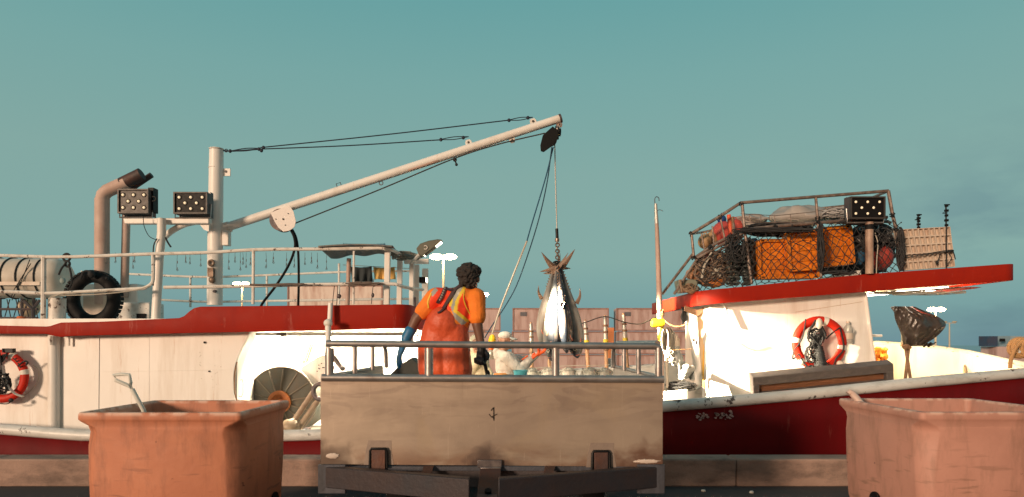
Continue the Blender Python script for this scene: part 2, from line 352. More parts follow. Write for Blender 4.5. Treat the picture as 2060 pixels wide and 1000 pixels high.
# site cabin far right
sr = thing('site_cabin', at(2030, 708, 62), 'blue and white portable cabin far beyond the bow at right', 'cabin')
z1 = at(0, 676, 62).z; z0 = at(0, 697, 62).z; kx = 62/F
part('wall', MB().box((1050*kx, 63.2, (z0+z1)/2), (94*kx, 2.4, z1-z0)), M('pale_blue_cabin', (.2, .3, .36), .6, c2=(.35, .4, .42), scale=.4), sr)
part('end_panel', MB().box((964*kx, 62.4, (z0+z1)/2), (20*kx, 1.2, z1-z0-.03)), M('dark_blue_cabin', (.02, .06, .12), .6, c2=(.07, .03, .03), scale=1), sr)
for px in (2016, 2045): part('window', MB().box(((px-1030)*kx, 61.98, (z0+z1)/2+.1), (.5, .06, .28)), dark, sr)
part('lower_wall', MB().box((1030*kx, 63, (z0-2.95)/2-.02), (110*kx, 2.2, z0+2.95)), contm, sr)
# ------------------------------------------------------------------ street lamps
polem = M('lamp_pole', (.5, .42, .3), .5); glow = M('lamp_glow', (1, .9, .7), .3, emit=(1, .72, .38), estr=60, bump=0)
def street_lamp(px, py, d, heads, w_, label, lit=True, power=900):
    p = at(px, py, d); r = thing('street_lamp', (p.x, p.y, -2.9), label, 'street lamp', 'street lamps beyond the harbour')
    part('pole', MB().tube([(p.x, p.y, -2.9), (p.x, p.y, p.z)], [.16, .09], 10), polem, r)
    part('arm', MB().box((p.x, p.y, p.z), (w_, .1, .1)), polem, r)
    for hx in heads:
        q = Vector((p.x+hx, p.y-.05, p.z+.1))
        hd = part('lamp_head', MB().ell(q+Vector((0, 0, .1)), (.42, .3, .14)), polem, r)
        if lit: part('bulb', MB().ell(q+Vector((0, -.12, -.02)), (.62, .4, .25)), glow, hd)
    if lit:
        l = bpy.data.lights.new('street_lamp_light', 'POINT'); l.energy = power; l.color = (1, .68, .35); l.shadow_soft_size = .3
        o = bpy.data.objects.new('street_lamp_light', l); col.objects.link(o); o.location = (p.x, p.y-.9, p.z-.3)
street_lamp(892, 519, 62, (-.62, .62), 1.6, 'twin-headed lit lamp just left of the orange worker\'s head')
street_lamp(487, 573, 90, (-.55, .45), 1.3, 'twin-headed lit lamp right of the crane mast')
street_lamp(974, 594, 90, (0,), .4, 'single lit lamp right of the orange worker\'s shoulder')
street_lamp(1882, 624, 85, (-.5, .5), 1.3, 'twin-headed lit lamp right of the black wrapped bag')
street_lamp(1910, 650, 110, (-.8, .8), 2.0, 'unlit thin grey lamp post right of black wrapped bag', lit=False)

# ================================================================== FISHING BOAT
boat = thing('fishing_boat', (0, 9.5, .1), 'red and white longline fishing boat moored along the quay', 'boat')
nearp = [(-700, 850, 8.4), (-300, 852, 8.25), (0, 864, 8.1), (160, 877, 8.0), (400, 880, 8.0), (620, 877, 8.0), (900, 858, 8.0), (1335, 819, 8.0), (1500, 806, 8.05), (1640, 793, 8.12), (1850, 771, 8.3), (2060, 752, 8.75), (2250, 745, 9.5), (2330, 745, 10.4)]
farp = [(-300, 790, 12.4), (200, 780, 12.5), (700, 768, 12.5), (1000, 757, 12.5), (1290, 740, 12.5), (1430, 730, 12.5), (1600, 708, 12.4), (1760, 692, 12.3), (1850, 697, 12.2), (1950, 711, 12.0), (2060, 736, 11.6), (2200, 744, 11.0), (2330, 748, 10.4)]
NP = np.array([at(*p) for p in nearp]); FP = np.array([at(*p) for p in farp])
def near(X): return Vector((X, float(np.interp(X, NP[:, 0], NP[:, 1])), float(np.interp(X, NP[:, 0], NP[:, 2]))))
def far(X): return Vector((X, float(np.interp(X, FP[:, 0], FP[:, 1])), float(np.interp(X, FP[:, 0], FP[:, 2]))))
XS = [-10.6+i*.25 for i in range(int(20.6/.25)+1)]
def deckz(X): return near(X).z-.32
g = MB(); n = len(XS)
vs = []; fs = []
for X in XS:
    a = near(X); vs += [Vector((X, a.y+.55, -3.6)), Vector((X, a.y+.12, -.9)), Vector((X, a.y+.015, a.z-.35)), Vector((X, a.y, a.z-.02))]
for i in range(n-1):
    for k in range(3): fs.append((i*4+k, (i+1)*4+k, (i+1)*4+k+1, i*4+k+1))
g.add(vs, fs)
vs = []; fs = []
for X in XS:
    a = far(X); vs += [Vector((X, a.y-.55, -3.6)), Vector((X, a.y-.05, -.9)), Vector((X, a.y+.02, a.z-.02))]
for i in range(n-1):
    for k in range(2): fs.append((i*3+k, (i+1)*3+k, (i+1)*3+k+1, i*3+k+1))
g.add(vs, fs)
a = near(XS[0]); b = far(XS[0]); g.add([(a.x, a.y, -3), (b.x, b.y, -3), b, a], [(0, 1, 2, 3)])
hull = part('hull', g, hullred, boat, solid=.03)
# flaked paint marks on the hull side near the trailer
g = MB(); rnd = random.Random(4)
for i in range(46):
    t = rnd.random(); px = 1404+t*68+rnd.gauss(0, 2); py = 838+rnd.gauss(0, 3.4)-t*3; p = at(px, py, 7.985)
    s = rnd.uniform(.005, .018); nn = rnd.randint(4, 7)
    g.prism([p+Vector((s*math.cos(6.28*k/nn)*rnd.uniform(.6, 1.6), 0, s*math.sin(6.28*k/nn)*rnd.uniform(.5, 1))) for k in range(nn)], (0, .03, 0))
part('flaked_paint', g, M('flaked_primer', (.5, .33, .3), .8), hull)
# bulwark lining and far bulwark cap
g = MB()
for fn_, s in ((near, 1), (far, -1)):
    vs = []; fs = []
    for X in XS:
        a = fn_(X); vs += [Vector((X, a.y+s*.09, deckz(X)-.35 if s < 0 else deckz(X))), Vector((X, a.y+s*.07, a.z)), Vector((X, a.y-s*.005, a.z+.004))]
    for i in range(n-1):
        for k in range(2): fs.append((i*3+k, (i+1)*3+k, (i+1)*3+k+1, i*3+k+1))
    g.add(vs, fs)
part('bulwark_lining', g, white, boat, solid=.02)
g = MB(); g.tube([near(X)+Vector((0, -.015, .01)) for X in XS], .068, 14); part('rub_rail', g, rail_white, boat)
g = MB(); g.tube([far(X)+Vector((0, -.02, .0)) for X in XS], .06, 12); part('far_rub_rail', g, white_old, boat)
deckm = M('painted_deck', (.42, .4, .36), .55, c2=(.3, .27, .23), scale=2, grime=(.12, .1, .08), gscale=(2, 2, 1))
g = MB(); vs = []; fs = []
for X in XS:
    a = near(X); b = far(X); z = deckz(X); vs += [Vector((X, a.y+.07, z)), Vector((X, b.y-.05, z))]
for i in range(n-1): fs.append((2*i, 2*i+1, 2*i+3, 2*i+2))
g.add(vs, fs); part('deck', g, deckm, boat, solid=.04)
# stanchion inside far bulwark, small pipe stub
part('stanchion', MB().tube([at(1937, 712, 12.05), at(1943, 756, 11.9)], .03, 8), M('grey_stanchion', (.2, .15, .1), .6), boat)
part('pipe_stub', MB().tube([at(1748, 675, 9.6), at(1774, 675.5, 9.6)], .018, 8), white, boat)

# ---------------- aft cabin
WX = -1.30
cab = MB(); dW = 8.55
edge = smooth_path([(503, 668, 0), (497, 680, 0), (480, 712, 0), (470, 748, 0), (470, 790, 0), (480, 830, 0), (480, 882, 0)], 22)
cab.prism([at(-260, 668, dW)]+[at(p.x, p.y, dW) for p in edge]+[at(-260, 882, dW)], (0, .05, 0))
cab.box((at(120, 0, dW).x-3.2, 10.1, 1.0), (.08, 3.0, 1.5))
cabo = part('cabin_wall', cab, white, boat)
g = MB(); g.prism([at(126, 672, dW-.008), at(200, 672, dW-.008), at(198, 880, dW-.008), at(126, 880, dW-.008)], (0, .012, 0)); part('raised_panel', g, white, cabo, bevel=.004)
g = MB(); g.tube([at(109, 672, dW-.03), at(109, 884, dW-.03)], .07, 16); part('drain_pipe', g, white, cabo)
g = MB(); g.tube([at(102, 676, dW-.12), at(102, 694, dW-.12)], .012, 6); g.tube([at(139, 676, dW-.05), at(139, 696, dW-.05)], .012, 6); part('drip_stub', g, white_old, cabo)
for (px, py, r_) in ((412, 689, .014), (421, 747, .010)):
    part('bolt_hole', MB().lathe([(r_, 0), (r_, .012)], at(px, py, dW-.004), (0, -1, 0), 10), black, cabo)
rnd = random.Random(2); g = MB()
for i in range(16):
    p = at(403+rnd.gauss(0, 1.5) if i % 2 else 432+rnd.gauss(0, 4), 700+rnd.random()*110, dW-.003); g.lathe([(.004, 0), (.003, .006)], p, (0, -1, 0), 6)
part('weld_mark', g, white_old, cabo)
g = MB(); g.tube([at(300, 674, dW-.001), at(300, 872, dW-.001)], .002, 5); part('weld_seam', g, white, cabo)
g = MB(); g.tube([at(-100, 770, dW-.001), at(98, 771, dW-.001)], .002, 5); part('weld_seam', g, white, cabo)
g = MB(); g.tube([at(205, 748, dW-.001), at(468, 744, dW-.001)], .002, 5); part('weld_seam', g, white, cabo)
# rust edge of the opening with rubber trim
g = MB(); g.tube([at(p.x+1, p.y, dW+.03) for p in edge[9:20]], .016, 6); part('opening_trim', g, M('rusty_trim', (.35, .17, .08), .7, c2=(.2, .08, .04)), cabo)
# inside of the shelter
g = MB(); xp = at(474, 0, 8.6).x
g.box((xp-.02, 10.05, .95), (.04, 2.8, 1.62)); g.box(((xp+WX)/2-.02, 11.45, .93), (WX-xp, .05, 1.66))
part('shelter_wall', g, white, boat)
g = MB(); g.tube([at(p[0], p[1], 8.66) for p in ((484, 765), (487, 763), (489, 770), (489, 792), (486, 798), (481, 797))], .006, 6); part('grab_handle', g, steel, boat)
# bar under the soffit
part('towel_bar', MB().tube([at(515, 672, 8.75), at(573, 672, 8.75)], .014, 8).box(at(571, 673, 8.73), (.07, .03, .05)), M('grey_bar', (.2, .2, .19), .5), boat)
def band(path, thick_mat, parent, name='roof_fascia', solid=.05):
    g = MB(); vs = []; fs = []
    for (x, y, zt, zb) in path: vs += [Vector((x, y, zb)), Vector((x, y, zt))]
    for i in range(len(path)-1): fs.append((2*i, 2*i+1, 2*i+3, 2*i+2))
    g.add(vs, fs); return part(name, g, thick_mat, parent, solid=solid, bevel=.006)
tops = [(-300, 650), (-50, 654), (95, 657), (104, 656), (112, 653), (125, 649), (200, 647.5), (362, 640), (372, 636), (382, 627), (392, 620), (405, 617), (600, 615), (790, 613)]
bots = [(-300, 671), (-50, 671), (95, 672), (112, 676), (125, 678), (145, 676), (370, 670.5), (640, 665), (790, 661)]
path = []
for px in sorted(set([p[0] for p in tops]+[p[0] for p in bots])):
    yt = np.interp(px, [p[0] for p in tops], [p[1] for p in tops]); yb = np.interp(px, [p[0] for p in bots], [p[1] for p in bots])
    a = at(px, yt, 8.4); b = at(px, yb, 8.4); path.append((a.x, 8.4, a.z, b.z))
xe, ze, zb_ = path[-1][0], path[-1][2], path[-1][3]
cx, cy, rr_ = WX-.18, 8.58, .18
path.append((cx, 8.4, ze+.003, zb_+.003))
for k in range(1, 7): a_ = k/6*math.pi/2; path.append((cx+rr_*math.sin(a_), cy-rr_*math.cos(a_), ze+.004, zb_+.004))
path.append((WX, 12.3, ze+.01, zb_+.01))
band(path, red, boat)
g = MB(); g.box(((WX-10)/2-.02, 10.4, 1.755), (abs(WX+10)-.08, 3.9, .10)); part('cabin_roof', g, white, boat)
# post standing in front of the fascia with knob top, at the trailer corner
fp_ = part('fascia_post', MB().tube([at(665, 610, 8.3), at(663, 652, 8.28)], .03, 10), white, boat)
g = MB(); g.tube([at(660, 655, 8.18), at(660, 868, 8.18)], .036, 12); part('rail_stanchion', g, white, boat); part('ball_cap', MB().ell(at(660, 650, 8.18), (.055, .05, .05)), white_old, boat)
# tube lamp under the roof
tubem = M('tube_lamp_glow', (1, .95, .85), .3, emit=(1, .9, .74), estr=14, bump=0)
g = MB(); g.tube([at(560, 681, 9.4), at(812, 679, 9.4)], .022, 10); tl = part('tube_lamp', g, tubem, boat)
g = MB(); g.box(((at(560, 0, 9.4).x+at(812, 0, 9.4).x)/2, 9.4, 1.625), (1.75, .12, .05)); part('tube_housing', g, white, tl)
def lamp(name, kind, loc, target, energy, color=(1, .84, .6), **kw):
    l = bpy.data.lights.new(name, kind); l.energy = energy; l.color = color
    for k, v in kw.items(): setattr(l, k, v)
    o = bpy.data.objects.new(name, l); col.objects.link(o); o.location = loc; o.rotation_euler = (Vector(target)-Vector(loc)).to_track_quat('-Z', 'Y').to_euler(); return o
lamp('tube_light', 'AREA', (-2.35, 9.5, 1.56), (-2.6, 10.6, .2), 520, shape='RECTANGLE', size=1.7, size_y=.12)
lamp('tube_fill', 'POINT', (-2.5, 10.0, 1.5), (-2.5, 10, 0), 110, shadow_soft_size=.12)  # added point fill, no fixture: spreads the tube lamp's light all round
# ---- railings on the aft cabin roof
def rails(name, lst, m, r_, parent=boat):
    g = MB()
    for pts, d in lst: g.tube(pxpath(pts, d, 20) if len(pts) > 2 else [at(*p, d) for p in pts], r_, 8)
    return part(name, g, m, parent)
rails('roof_railing', [([(-200, 512), (0, 514), (130, 517), (300, 511), (420, 508), (520, 502), (650, 501), (770, 499)], 8.5),
                       ([(-200, 590), (0, 587), (95, 590), (200, 585), (290, 580)], 8.5), ([(290, 580), (303, 572), (308, 560), (308, 512)], 8.5),
                       ([(330, 578), (420, 577), (520, 575), (650, 572), (780, 571), (800, 573)], 8.5)], white_old, .022)
g = MB(); g.tube([at(p[0], p[1], p[2]) for p in ((770, 499, 8.5), (785, 501, 8.6), (800, 508, 9), (820, 519, 9.8), (838, 525, 10.6))], .026, 8)
g.tube([at(p[0], p[1], p[2]) for p in ((800, 573, 8.5), (815, 578, 9.2), (850, 583, 10.2))], .024, 8); part('corner_rail', g, white, boat)
g = MB()
for px, ya, yb, r_ in ((88, 517, 655, .03), (510, 503, 612, .02), (712, 505, 612, .014)): g.tube([at(px, ya, 8.5), at(px-1, yb, 8.5)], r_, 8)
part('railing_post', g, white_old, boat)
g = MB(); g.tube([at(115, 600, 8.6), at(114, 660, 8.6)], .1, 18); part('vent_pipe', g, white_old, boat)
rails('far_railing', [([(255, 551), (400, 557), (500, 555), (700, 547), (838, 545)], 12.0), ([(255, 599), (400, 607), (500, 606), (700, 603), (838, 601)], 12.0),
                      ([(383, 557), (383, 618)], 12.0), ([(537, 553), (537, 618)], 12.0), ([(682, 530), (682, 612)], 12.0), ([(165, 545), (165, 590)], 12.0)], white_old, .02)
for px, wd, ya, yb, d in ((779, 11, 502, 613, 8.6), (804, 10, 520, 640, 9.9), (828, 9, 530, 700, 9.4), (838, 10, 532, 690, 10.2), (855, 12, 540, 760, 10.6)):
    a = at(px, ya, d); b = at(px-2, yb, d); part('shelter_post', MB().prism([a+Vector((-wd*d/F/2, 0, 0)), a+Vector((wd*d/F/2, 0, 0)), b+Vector((wd*d/F/2, 0, 0)), b+Vector((-wd*d/F/2, 0, 0))], (0, .07, 0)), white, boat, bevel=.006)
part('shelter_beam', MB().box(at(838, 526, 10), (.36, .08, .07)), white, boat)
part('rusty_post', MB().tube([at(702, 520, 10.2), at(699, 614, 10.2)], .033, 10), rustpipe, boat)
# wall edge and pipes right of the shelter (white, lit)
g = MB(); g.box(at(838, 700, 11.0), (.28, .06, 1.2)); g.tube([at(868, 640, 10.8), at(868, 760, 10.8)], .03, 8); part('shelter_end', g, white, boat)
g = MB(); g.tube([at(834, 598, 9.2), at(836, 670, 9.2)], .018, 8); g.tube([at(828, 675, 9.2), at(842, 676, 9.2)], .012, 6); part('dark_pipe', g, darksteel, boat)
# ---- exhausts, casing
g = MB(); g.tube(pxpath([(205, 612), (205.5, 400)], 10.4, 2), .105, 20); g.tube([at(206, 402, 10.4), at(208, 392, 10.4), at(216, 384, 10.4), at(255, 366, 10.4)], .1, 20); ex = part('exhaust_pipe', g, rustpipe, boat)
part('exhaust_tip', MB().tube([at(246, 370, 10.4), at(285, 350, 10.4)], [.1, .095], 20), soot, ex)
g = MB(); g.tube([at(250, 598, 10.6), at(255, 400, 10.6)], .06, 16); ex = part('exhaust_pipe', g, rustpipe, boat)
part('exhaust_tip', MB().tube([at(255, 402, 10.6), at(260, 382, 10.6), at(305, 352, 10.6)], [.05, .047, .045], 14), soot, ex)
g = MB(); g.box(at(235, 612, 10.9), (.95, .5, .62)); part('engine_casing', g, white, boat, bevel=.02)
g = MB(); g.box(at(285, 628, 9.8), (.45, .4, .26)); part('vent_box', g, white_old, boat, bevel=.015)
part('vent_opening', MB().box(at(284, 636, 9.59), (.12, .03, .07)), black, boat)
g = MB(); g.box(at(205, 615, 10.35), (.55, .06, .3)); part('casing_door', g, whiteplastic, boat, bevel=.01)
# ---- lamp gantry
g = MB(); g.prism([at(247, 439, 8.8), at(420, 438, 8.8), at(420, 450, 8.8), at(250, 450, 8.8)], (0, .1, 0)); part('gantry_beam', g, white, boat, bevel=.012)
g = MB(); g.tube([at(325, 440, 8.75), at(325, 470, 8.74), at(320, 520, 8.72), at(313, 645, 8.7)], .055, 14); part('gantry_post', g, white, boat)
g = MB(); g.tube(pxpath([(330, 478), (345, 465), (370, 452), (395, 446)], 8.9, 12), .04, 12); part('gantry_brace', g, white, boat)
g = MB(); g.prism([at(402, 452, 8.85), at(420, 452, 8.85), at(420, 466, 8.85), at(410, 462, 8.85)], (0, .03, 0)); part('gantry_bracket', g, white, boat)
g = MB(); g.tube(pxpath([(288, 435), (290, 455), (300, 475), (315, 483)], 8.7, 14), .005, 5); g.tube(pxpath([(316, 480), (309, 495), (308, 530), (308, 575)], 8.66, 12), .008, 5); g.tube(pxpath([(333, 478), (338, 488), (344, 497)], 8.66, 8), .012, 5); part('lamp_cable', g, blackrope, boat)
def led_flood(px0, py0, px1, py1, d, face, parent, label=None, tilt=0, lens_r=.018):
    a = at(px0, py0, d); b = at(px1, py1, d); cx_ = (a.x+b.x)/2; cz = (a.z+b.z)/2; W = b.x-a.x; Hh = a.z-b.z
    o = part('floodlight', MB().box((cx_, d+.07, cz), (W, .12, Hh)), darksteel, parent, bevel=.01)
    rim = MB(); t = .018
    rim.box((cx_, d-.012, a.z-t/2), (W, .045, t)).box((cx_, d-.012, b.z+t/2), (W, .045, t)).box((a.x+t/2, d-.0125, cz), (t, .044, Hh-2*t)).box((b.x-t/2, d-.0125, cz), (t, .044, Hh-2*t))
    part('rim', rim, greymetal, o)
    part('reflector_plate', MB().box((cx_, d-.004, cz), (W-2*t, .02, Hh-2*t)), face, o)
    for r_, cs in ((.76, (.16, .5, .84)), (.5, (.33, .67)), (.24, (.16, .5, .84))):
        for c_ in cs:
            p = Vector((a.x+W*c_, d-.016, b.z+Hh*r_)); part('lens', MB().ell(p+Vector((0, -.006, 0)), (lens_r, .012, lens_r), seg=12, rings=6), lampglass, o); part('lens_ring', MB().torus(p, lens_r*1.45, lens_r*.32, (0, 1, 0), 16, 6), dark, o)
    br = MB(); br.tube([(a.x-.012, d+.06, cz), (a.x-.012, d+.04, b.z-.04), (b.x+.012, d+.04, b.z-.04), (b.x+.012, d+.06, cz)], .010, 6); part('bracket', br, steel, o)
    fn_ = MB()
    for i in range(14): fn_.box((a.x+W*(i+.5)/14, d+.14, cz), (.006, .08, Hh+(.05 if i % 2 else .035)))
    part('heat_sink', fn_, darksteel, o)
    return o
f1 = led_flood(239, 381, 301, 430, 8.75, greymetal, boat)
g = MB(); g.box(at(308, 404, 8.85), (.07, .12, .32)); g.torus(at(309, 400, 8.76), .03, .008, (0, 1, 0), 14, 6); part('control_box', g, dark, f1)
led_flood(351, 387, 419, 431, 8.75, dark, boat)
# ---- crane: mast, boom, wires
DM = 9.2
mast = part('mast', MB().tube([at(432, 614, DM), at(433, 480, DM), at(435.5, 302, DM)], [.102, .1, .092], 24), white, boat)
part('mast_cap', MB().lathe([(.095, 0), (.097, .012)], at(435.5, 301, DM), (0, 0, 1), 24), white_old, mast)
g = MB(); g.torus(at(434, 338, DM), .093, .004, (0, 0, 1), 24, 6); part('weld_ring', g, white_old, mast)
g = MB(); g.prism([at(448, 339, DM), at(463, 339, DM), at(463, 354, DM), at(448, 354, DM)], (0, .02, 0)); part('mast_lug', g, white, mast); part('lug_hole', MB().lathe([(.018, 0), (.018, .03)], at(456, 346, DM+.024), (0, -1, 0), 10), greymetal, mast)
g = MB(); g.box(at(456, 480, DM), (.09, .1, .2)); g.prism([at(444, 466, DM-.02), at(444, 449, DM-.02), at(458, 445, DM-.02), at(468, 452, DM-.02), at(465, 466, DM-.02)], (0, .05, 0)); part('boom_hinge', g, white, mast, bevel=.01)
g = MB(); g.torus(at(425, 529, DM-.12), .035, .016, (0, 1, 0), 16, 8); g.box(at(425, 548, DM-.13), (.075, .06, .12)).ell(at(427, 563, DM-.13), (.045, .04, .05)); part('mast_pulley', g, M('rusty_pulley', (.3, .22, .16), .5, metal=.4, c2=(.12, .06, .04), var=.9, scale=18), mast)
g = MB(); g.ell(at(432, 586, DM-.1), (.03, .02, .02)); part('cleat', g, darksteel, mast)
bA = at(460, 456, DM); bB = at(1128, 238, DM)
boom = part('boom', MB().tube([bA, bB], [.060, .055], 20), white_old if False else white, boat)
bd = (bB-bA).normalized(); bn = Vector((-bd.z, 0, bd.x))
part('boom_end', MB().lathe([(.060, 0), (.060, .03)], bB-bd*.02, bd, 20), darksteel, boom)
def onboom(px): t = (at(px, 0, DM).x-bA.x)/(bB.x-bA.x); return bA+(bB-bA)*t
def lug(px, side, r_=.045, hole=True, m=white_old):
    p = onboom(px)+bn*side*.078; g = MB(); g.prism([p+bd*(r_*a)+bn*(r_*b*side) for a, b in ((-1, -1.1), (1, -1.1), (1, .2), (.6, .9), (-.6, .9), (-1, .2))], (0, .02, 0)); q = part('boom_lug', g, m, boom, bevel=.004)
    if hole: part('lug_hole', MB().lathe([(r_*.35, 0), (r_*.35, .03)], p+Vector((0, .024, 0)), (0, -1, 0), 10), greymetal, q)
lug(946, 1); lug(1076, 1); lug(1027, -1, .04); lug(1122, -1, .04, m=rustpipe)
g = MB(); p = onboom(685)+bn*.08; g.tube([p-bd*.03-bn*.04, p-bd*.03+bn*.02, p+bd*.03+bn*.02, p+bd*.03-bn*.04], .006, 6); p = onboom(763)-bn*.08; g.torus(p, .026, .006, (0, 1, 0), 14, 6); part('boom_eye', g, darksteel, boom)
g = MB(); p = onboom(911); g.tube([p-bn*.06, p-bn*.16], .012, 6); g.ell(p-bn*.09, .028); g.ell(p-bn*.16, .02); part('wire_guide', g, blackrope, boom)
g = MB(); p0 = onboom(880)-bn*.04+Vector((0, -.035, 0)); p1 = onboom(820)-bn*.04+Vector((0, -.035, 0)); g.tube([p0, p1], .018, 8); part('boom_stiffener', g, rustpipe, boom)
# winch plate on boom
pts = [(544, 428), (582, 413), (590, 425), (595, 445), (592, 457), (582, 464), (570, 466), (560, 458), (552, 445)]
g = MB(); g.prism([at(x, y, DM-.11) for x, y in pts], (0, .012, 0)); g.prism([at(x, y, DM+.09) for x, y in pts], (0, .012, 0)); wp = part('winch_plate', g, M('cream_winch_plate', (.76, .7, .66), .4, c2=(.66, .6, .56)), boom)
part('sheave', MB().lathe([(.15, 0), (.15, .04), (.12, .06), (.12, .1), (.15, .12), (.15, .16)], at(572, 446, DM+.07), (0, -1, 0), 28), darksteel, wp)
g = MB()
for x, y, r_ in ((570, 441, .012), (555, 441, .007), (580, 430, .007), (574, 453, .007)): g.lathe([(r_, 0), (r_, .012)], at(x, y, DM-.108), (0, -1, 0), 10)
part('bolt', g, dark, wp)
# hoses
g = MB(); g.tube(pxpath([(585, 462), (592, 478), (593, 500), (580, 535), (555, 575), (527, 612), (523, 630)], 9.15, 30), .018, 8); g.tube(pxpath([(588, 462), (596, 480), (600, 510), (601, 560), (600, 612), (599, 625)], 9.18, 26), .017, 8); part('hydraulic_hose', g, black, boom)
# topping lift (ropes that hold the boom up) : top level lines hanging between mast and boom
g = MB()
g.tube(pxpath([(450, 303), (470, 304), (524, 300)], DM, 6), .010, 6)
g.tube(pxpath([(524, 297), (780, 270.5), (1022, 242)], DM, 14), .008, 6); g.tube(pxpath([(524, 300), (700, 293), (884, 281.5)], DM, 14), .008, 6)
for a, b, dy in (((1022, 242), (1072, 236), 2.6), ((884, 281), (943, 275), 2.6)):
    for s in (-1, 1): g.tube(pxpath([a, ((a[0]+b[0])/2, (a[1]+b[1])/2+s*dy), b], DM, 8), .006, 6)
for s in (-1, 1): g.tube(pxpath([(463, 304), (495, 301+s*2.5), (524, 298.5)], DM, 8), .007, 6)
for x, y in ((463, 304), (521, 300), (530, 297), (526, 303), (1024, 242), (887, 281), (1062, 237), (932, 277)): g.ell(at(x, y, DM), (.024, .02, .026), seg=8, rings=6)
g.torus(at(455, 303, DM), .02, .006, (0, 1, 0), 12, 6)
single('topping_lift', g, M('dark_blue_rope', (.012, .02, .04), .7, c2=(.01, .014, .025)), 'dark twin ropes with knots running from mast top to boom', 'rope')
g = MB(); g.tube(pxpath([(592, 450), (760, 383), (911, 320), (1000, 291), (1096, 268)], DM-.02, 30), .009, 6); single('hoist_wire', g, wire, 'thin grey winch wire running under the white boom', 'wire')
# hook block
br_ = thing('pulley_block', at(1108, 280, DM), 'black diamond-shaped pulley block hanging at boom tip', 'pulley')
g = MB(); g.prism([at(x, y, DM-.07) for x, y in ((1112, 254), (1122, 262), (1124, 272), (1115, 290), (1094, 305), (1088, 303), (1087, 292), (1092, 272), (1103, 262))], (0, .035, 0)); g.prism([at(x, y, DM+.04) for x, y in ((1112, 254), (1122, 262), (1124, 272), (1115, 290), (1094, 305), (1088, 303), (1087, 292), (1092, 272), (1103, 262))], (0, .03, 0)); part('cheek_plate', g, dark, br_, bevel=.004)
part('sheave', MB().lathe([(.1, 0), (.07, .02), (.07, .04), (.1, .06)], at(1106, 281, DM+.03), (0, -1, 0), 20), darksteel, br_)
g = MB(); g.torus(at(1124, 250, DM), .03, .011, (0, 1, 0), 14, 6); g.torus(at(1121, 260, DM), .028, .012, (1, 0, 0), 14, 6); g.ell(at(1120, 270, DM), .03); part('shackle', g, steel, br_)
g = MB(); tangle(g, at(1122, 266, DM), (.04, .05, .1), 3, .012, 5, 18); part('lashing', g, blackrope, br_)
g = MB(); g.tube([at(1116, 290, DM), at(1118, 380, DM), at(1120.5, 462, DM)], .009, 6); g.tube([at(1120, 460, DM), at(1121, 478, DM)], .016, 8)
fw = single('fall_wire', g, M('pale_wire', (.33, .31, .28), .4, metal=.5), 'pale vertical wire from pulley block down to the tuna', 'wire')
part('ferrule', MB().tube([at(1120, 460, DM), at(1121, 480, DM)], .021, 8), dark, fw)
g = MB(); g.tube([at(1121, 480, DM), at(1120.5, 486, DM)], .03, 10)
for i in range(6): g.torus(at(1120.5+(i % 2)*1, 487+i*6.2, DM), .026, .009, (0, 1, 0) if i % 2 else (1, 0, 0), 12, 6)
single('lifting_chain', g, M('worn_chain', (.25, .2, .17), .4, metal=.7, c2=(.1, .07, .06)), 'short chain with swivel holding the tuna tails', 'chain')
# control ropes
g = MB(); g.tube(pxpath([(1113, 296), (1097, 360), (1070, 450), (1060, 485)], DM-.05, 20), .010, 6); r1 = single('tag_line', g, bluerope, 'rope from pulley block, blue above and white below, ending in a yellow grip', 'rope', 'ropes hanging from the pulley block')
g = MB(); g.tube(pxpath([(1060, 485), (1030, 560), (1006, 622), (990, 672)], DM-.3, 18), .013, 6); part('white_end', MB().add([v for v in g.v], g.f), whiterope, r1)
g = MB(); g.tube(pxpath([(1110, 296), (1100, 370), (1080, 455), (1045, 560), (1020, 610), (990, 655), (975, 680)], DM-.08, 30), .009, 6); single('tag_line', g, M('navy_rope', (.015, .05, .09), .8), 'thin dark blue rope from pulley block, passing behind the yellow grip', 'rope', 'ropes hanging from the pulley block')
pn = thing('hoist_grip', at(988, 720, 8.85), 'yellow and orange handheld grip with clear bottle at rope end', 'grip')
part('yellow_top', MB().lathe([(.022, 0), (.045, .02), (.05, .07), (.04, .12), (.02, .15)], at(989, 696, 8.85), (.1, 0, 1), 12), yellow, pn)
part('orange_collar', MB().lathe([(.034, 0), (.034, .05)], at(988, 704, 8.85), (0, 0, 1), 12), M('orange_collar', (.8, .15, .02), .4), pn)
part('bottle', MB().lathe([(.03, 0), (.042, .015), (.042, .1), (.03, .125)], at(988, 723, 8.85), (0, 0, 1), 12), M('silver_bottle', (.5, .48, .42), .25, metal=.4), pn)
# ---- flood lamp that lights the deck
fl = part('deck_floodlight', MB().prism([at(x, y, 8.35) for x, y in ((837, 500), (845, 490), (862, 484), (880, 481), (889, 482), (886, 486), (868, 502), (852, 514), (843, 514))], (0, .16, 0)), M('olive_lamp_body', (.12, .12, .09), .5), boat, bevel=.01)
g = MB(); a = at(887, 485, 8.43); b = at(852, 513, 8.43); nn = Vector((-(a-b).z, 0, (a-b).x)).normalized()*-1
g.prism([a+Vector((0, -.07, 0)), b+Vector((0, -.07, 0)), b+Vector((0, .07, 0)), a+Vector((0, .07, 0))], nn*-.02 if nn.z > 0 else nn*.02)
part('lamp_glass', g, M('flood_glass_glow', (1, .95, .8), .3, emit=(1, .85, .6), estr=9, bump=0), fl)
part('logo_ring', MB().torus(at(856, 498, 8.34), .022, .006, (0, 1, 0), 20, 6, R(-140), R(140)), white, fl)
part('lamp_arm', MB().tube([at(843, 512, 8.6), at(836, 520, 8.9), at(828, 528, 9.4)], .02, 8), white, fl)
FLX = at(876, 503, 8.35)
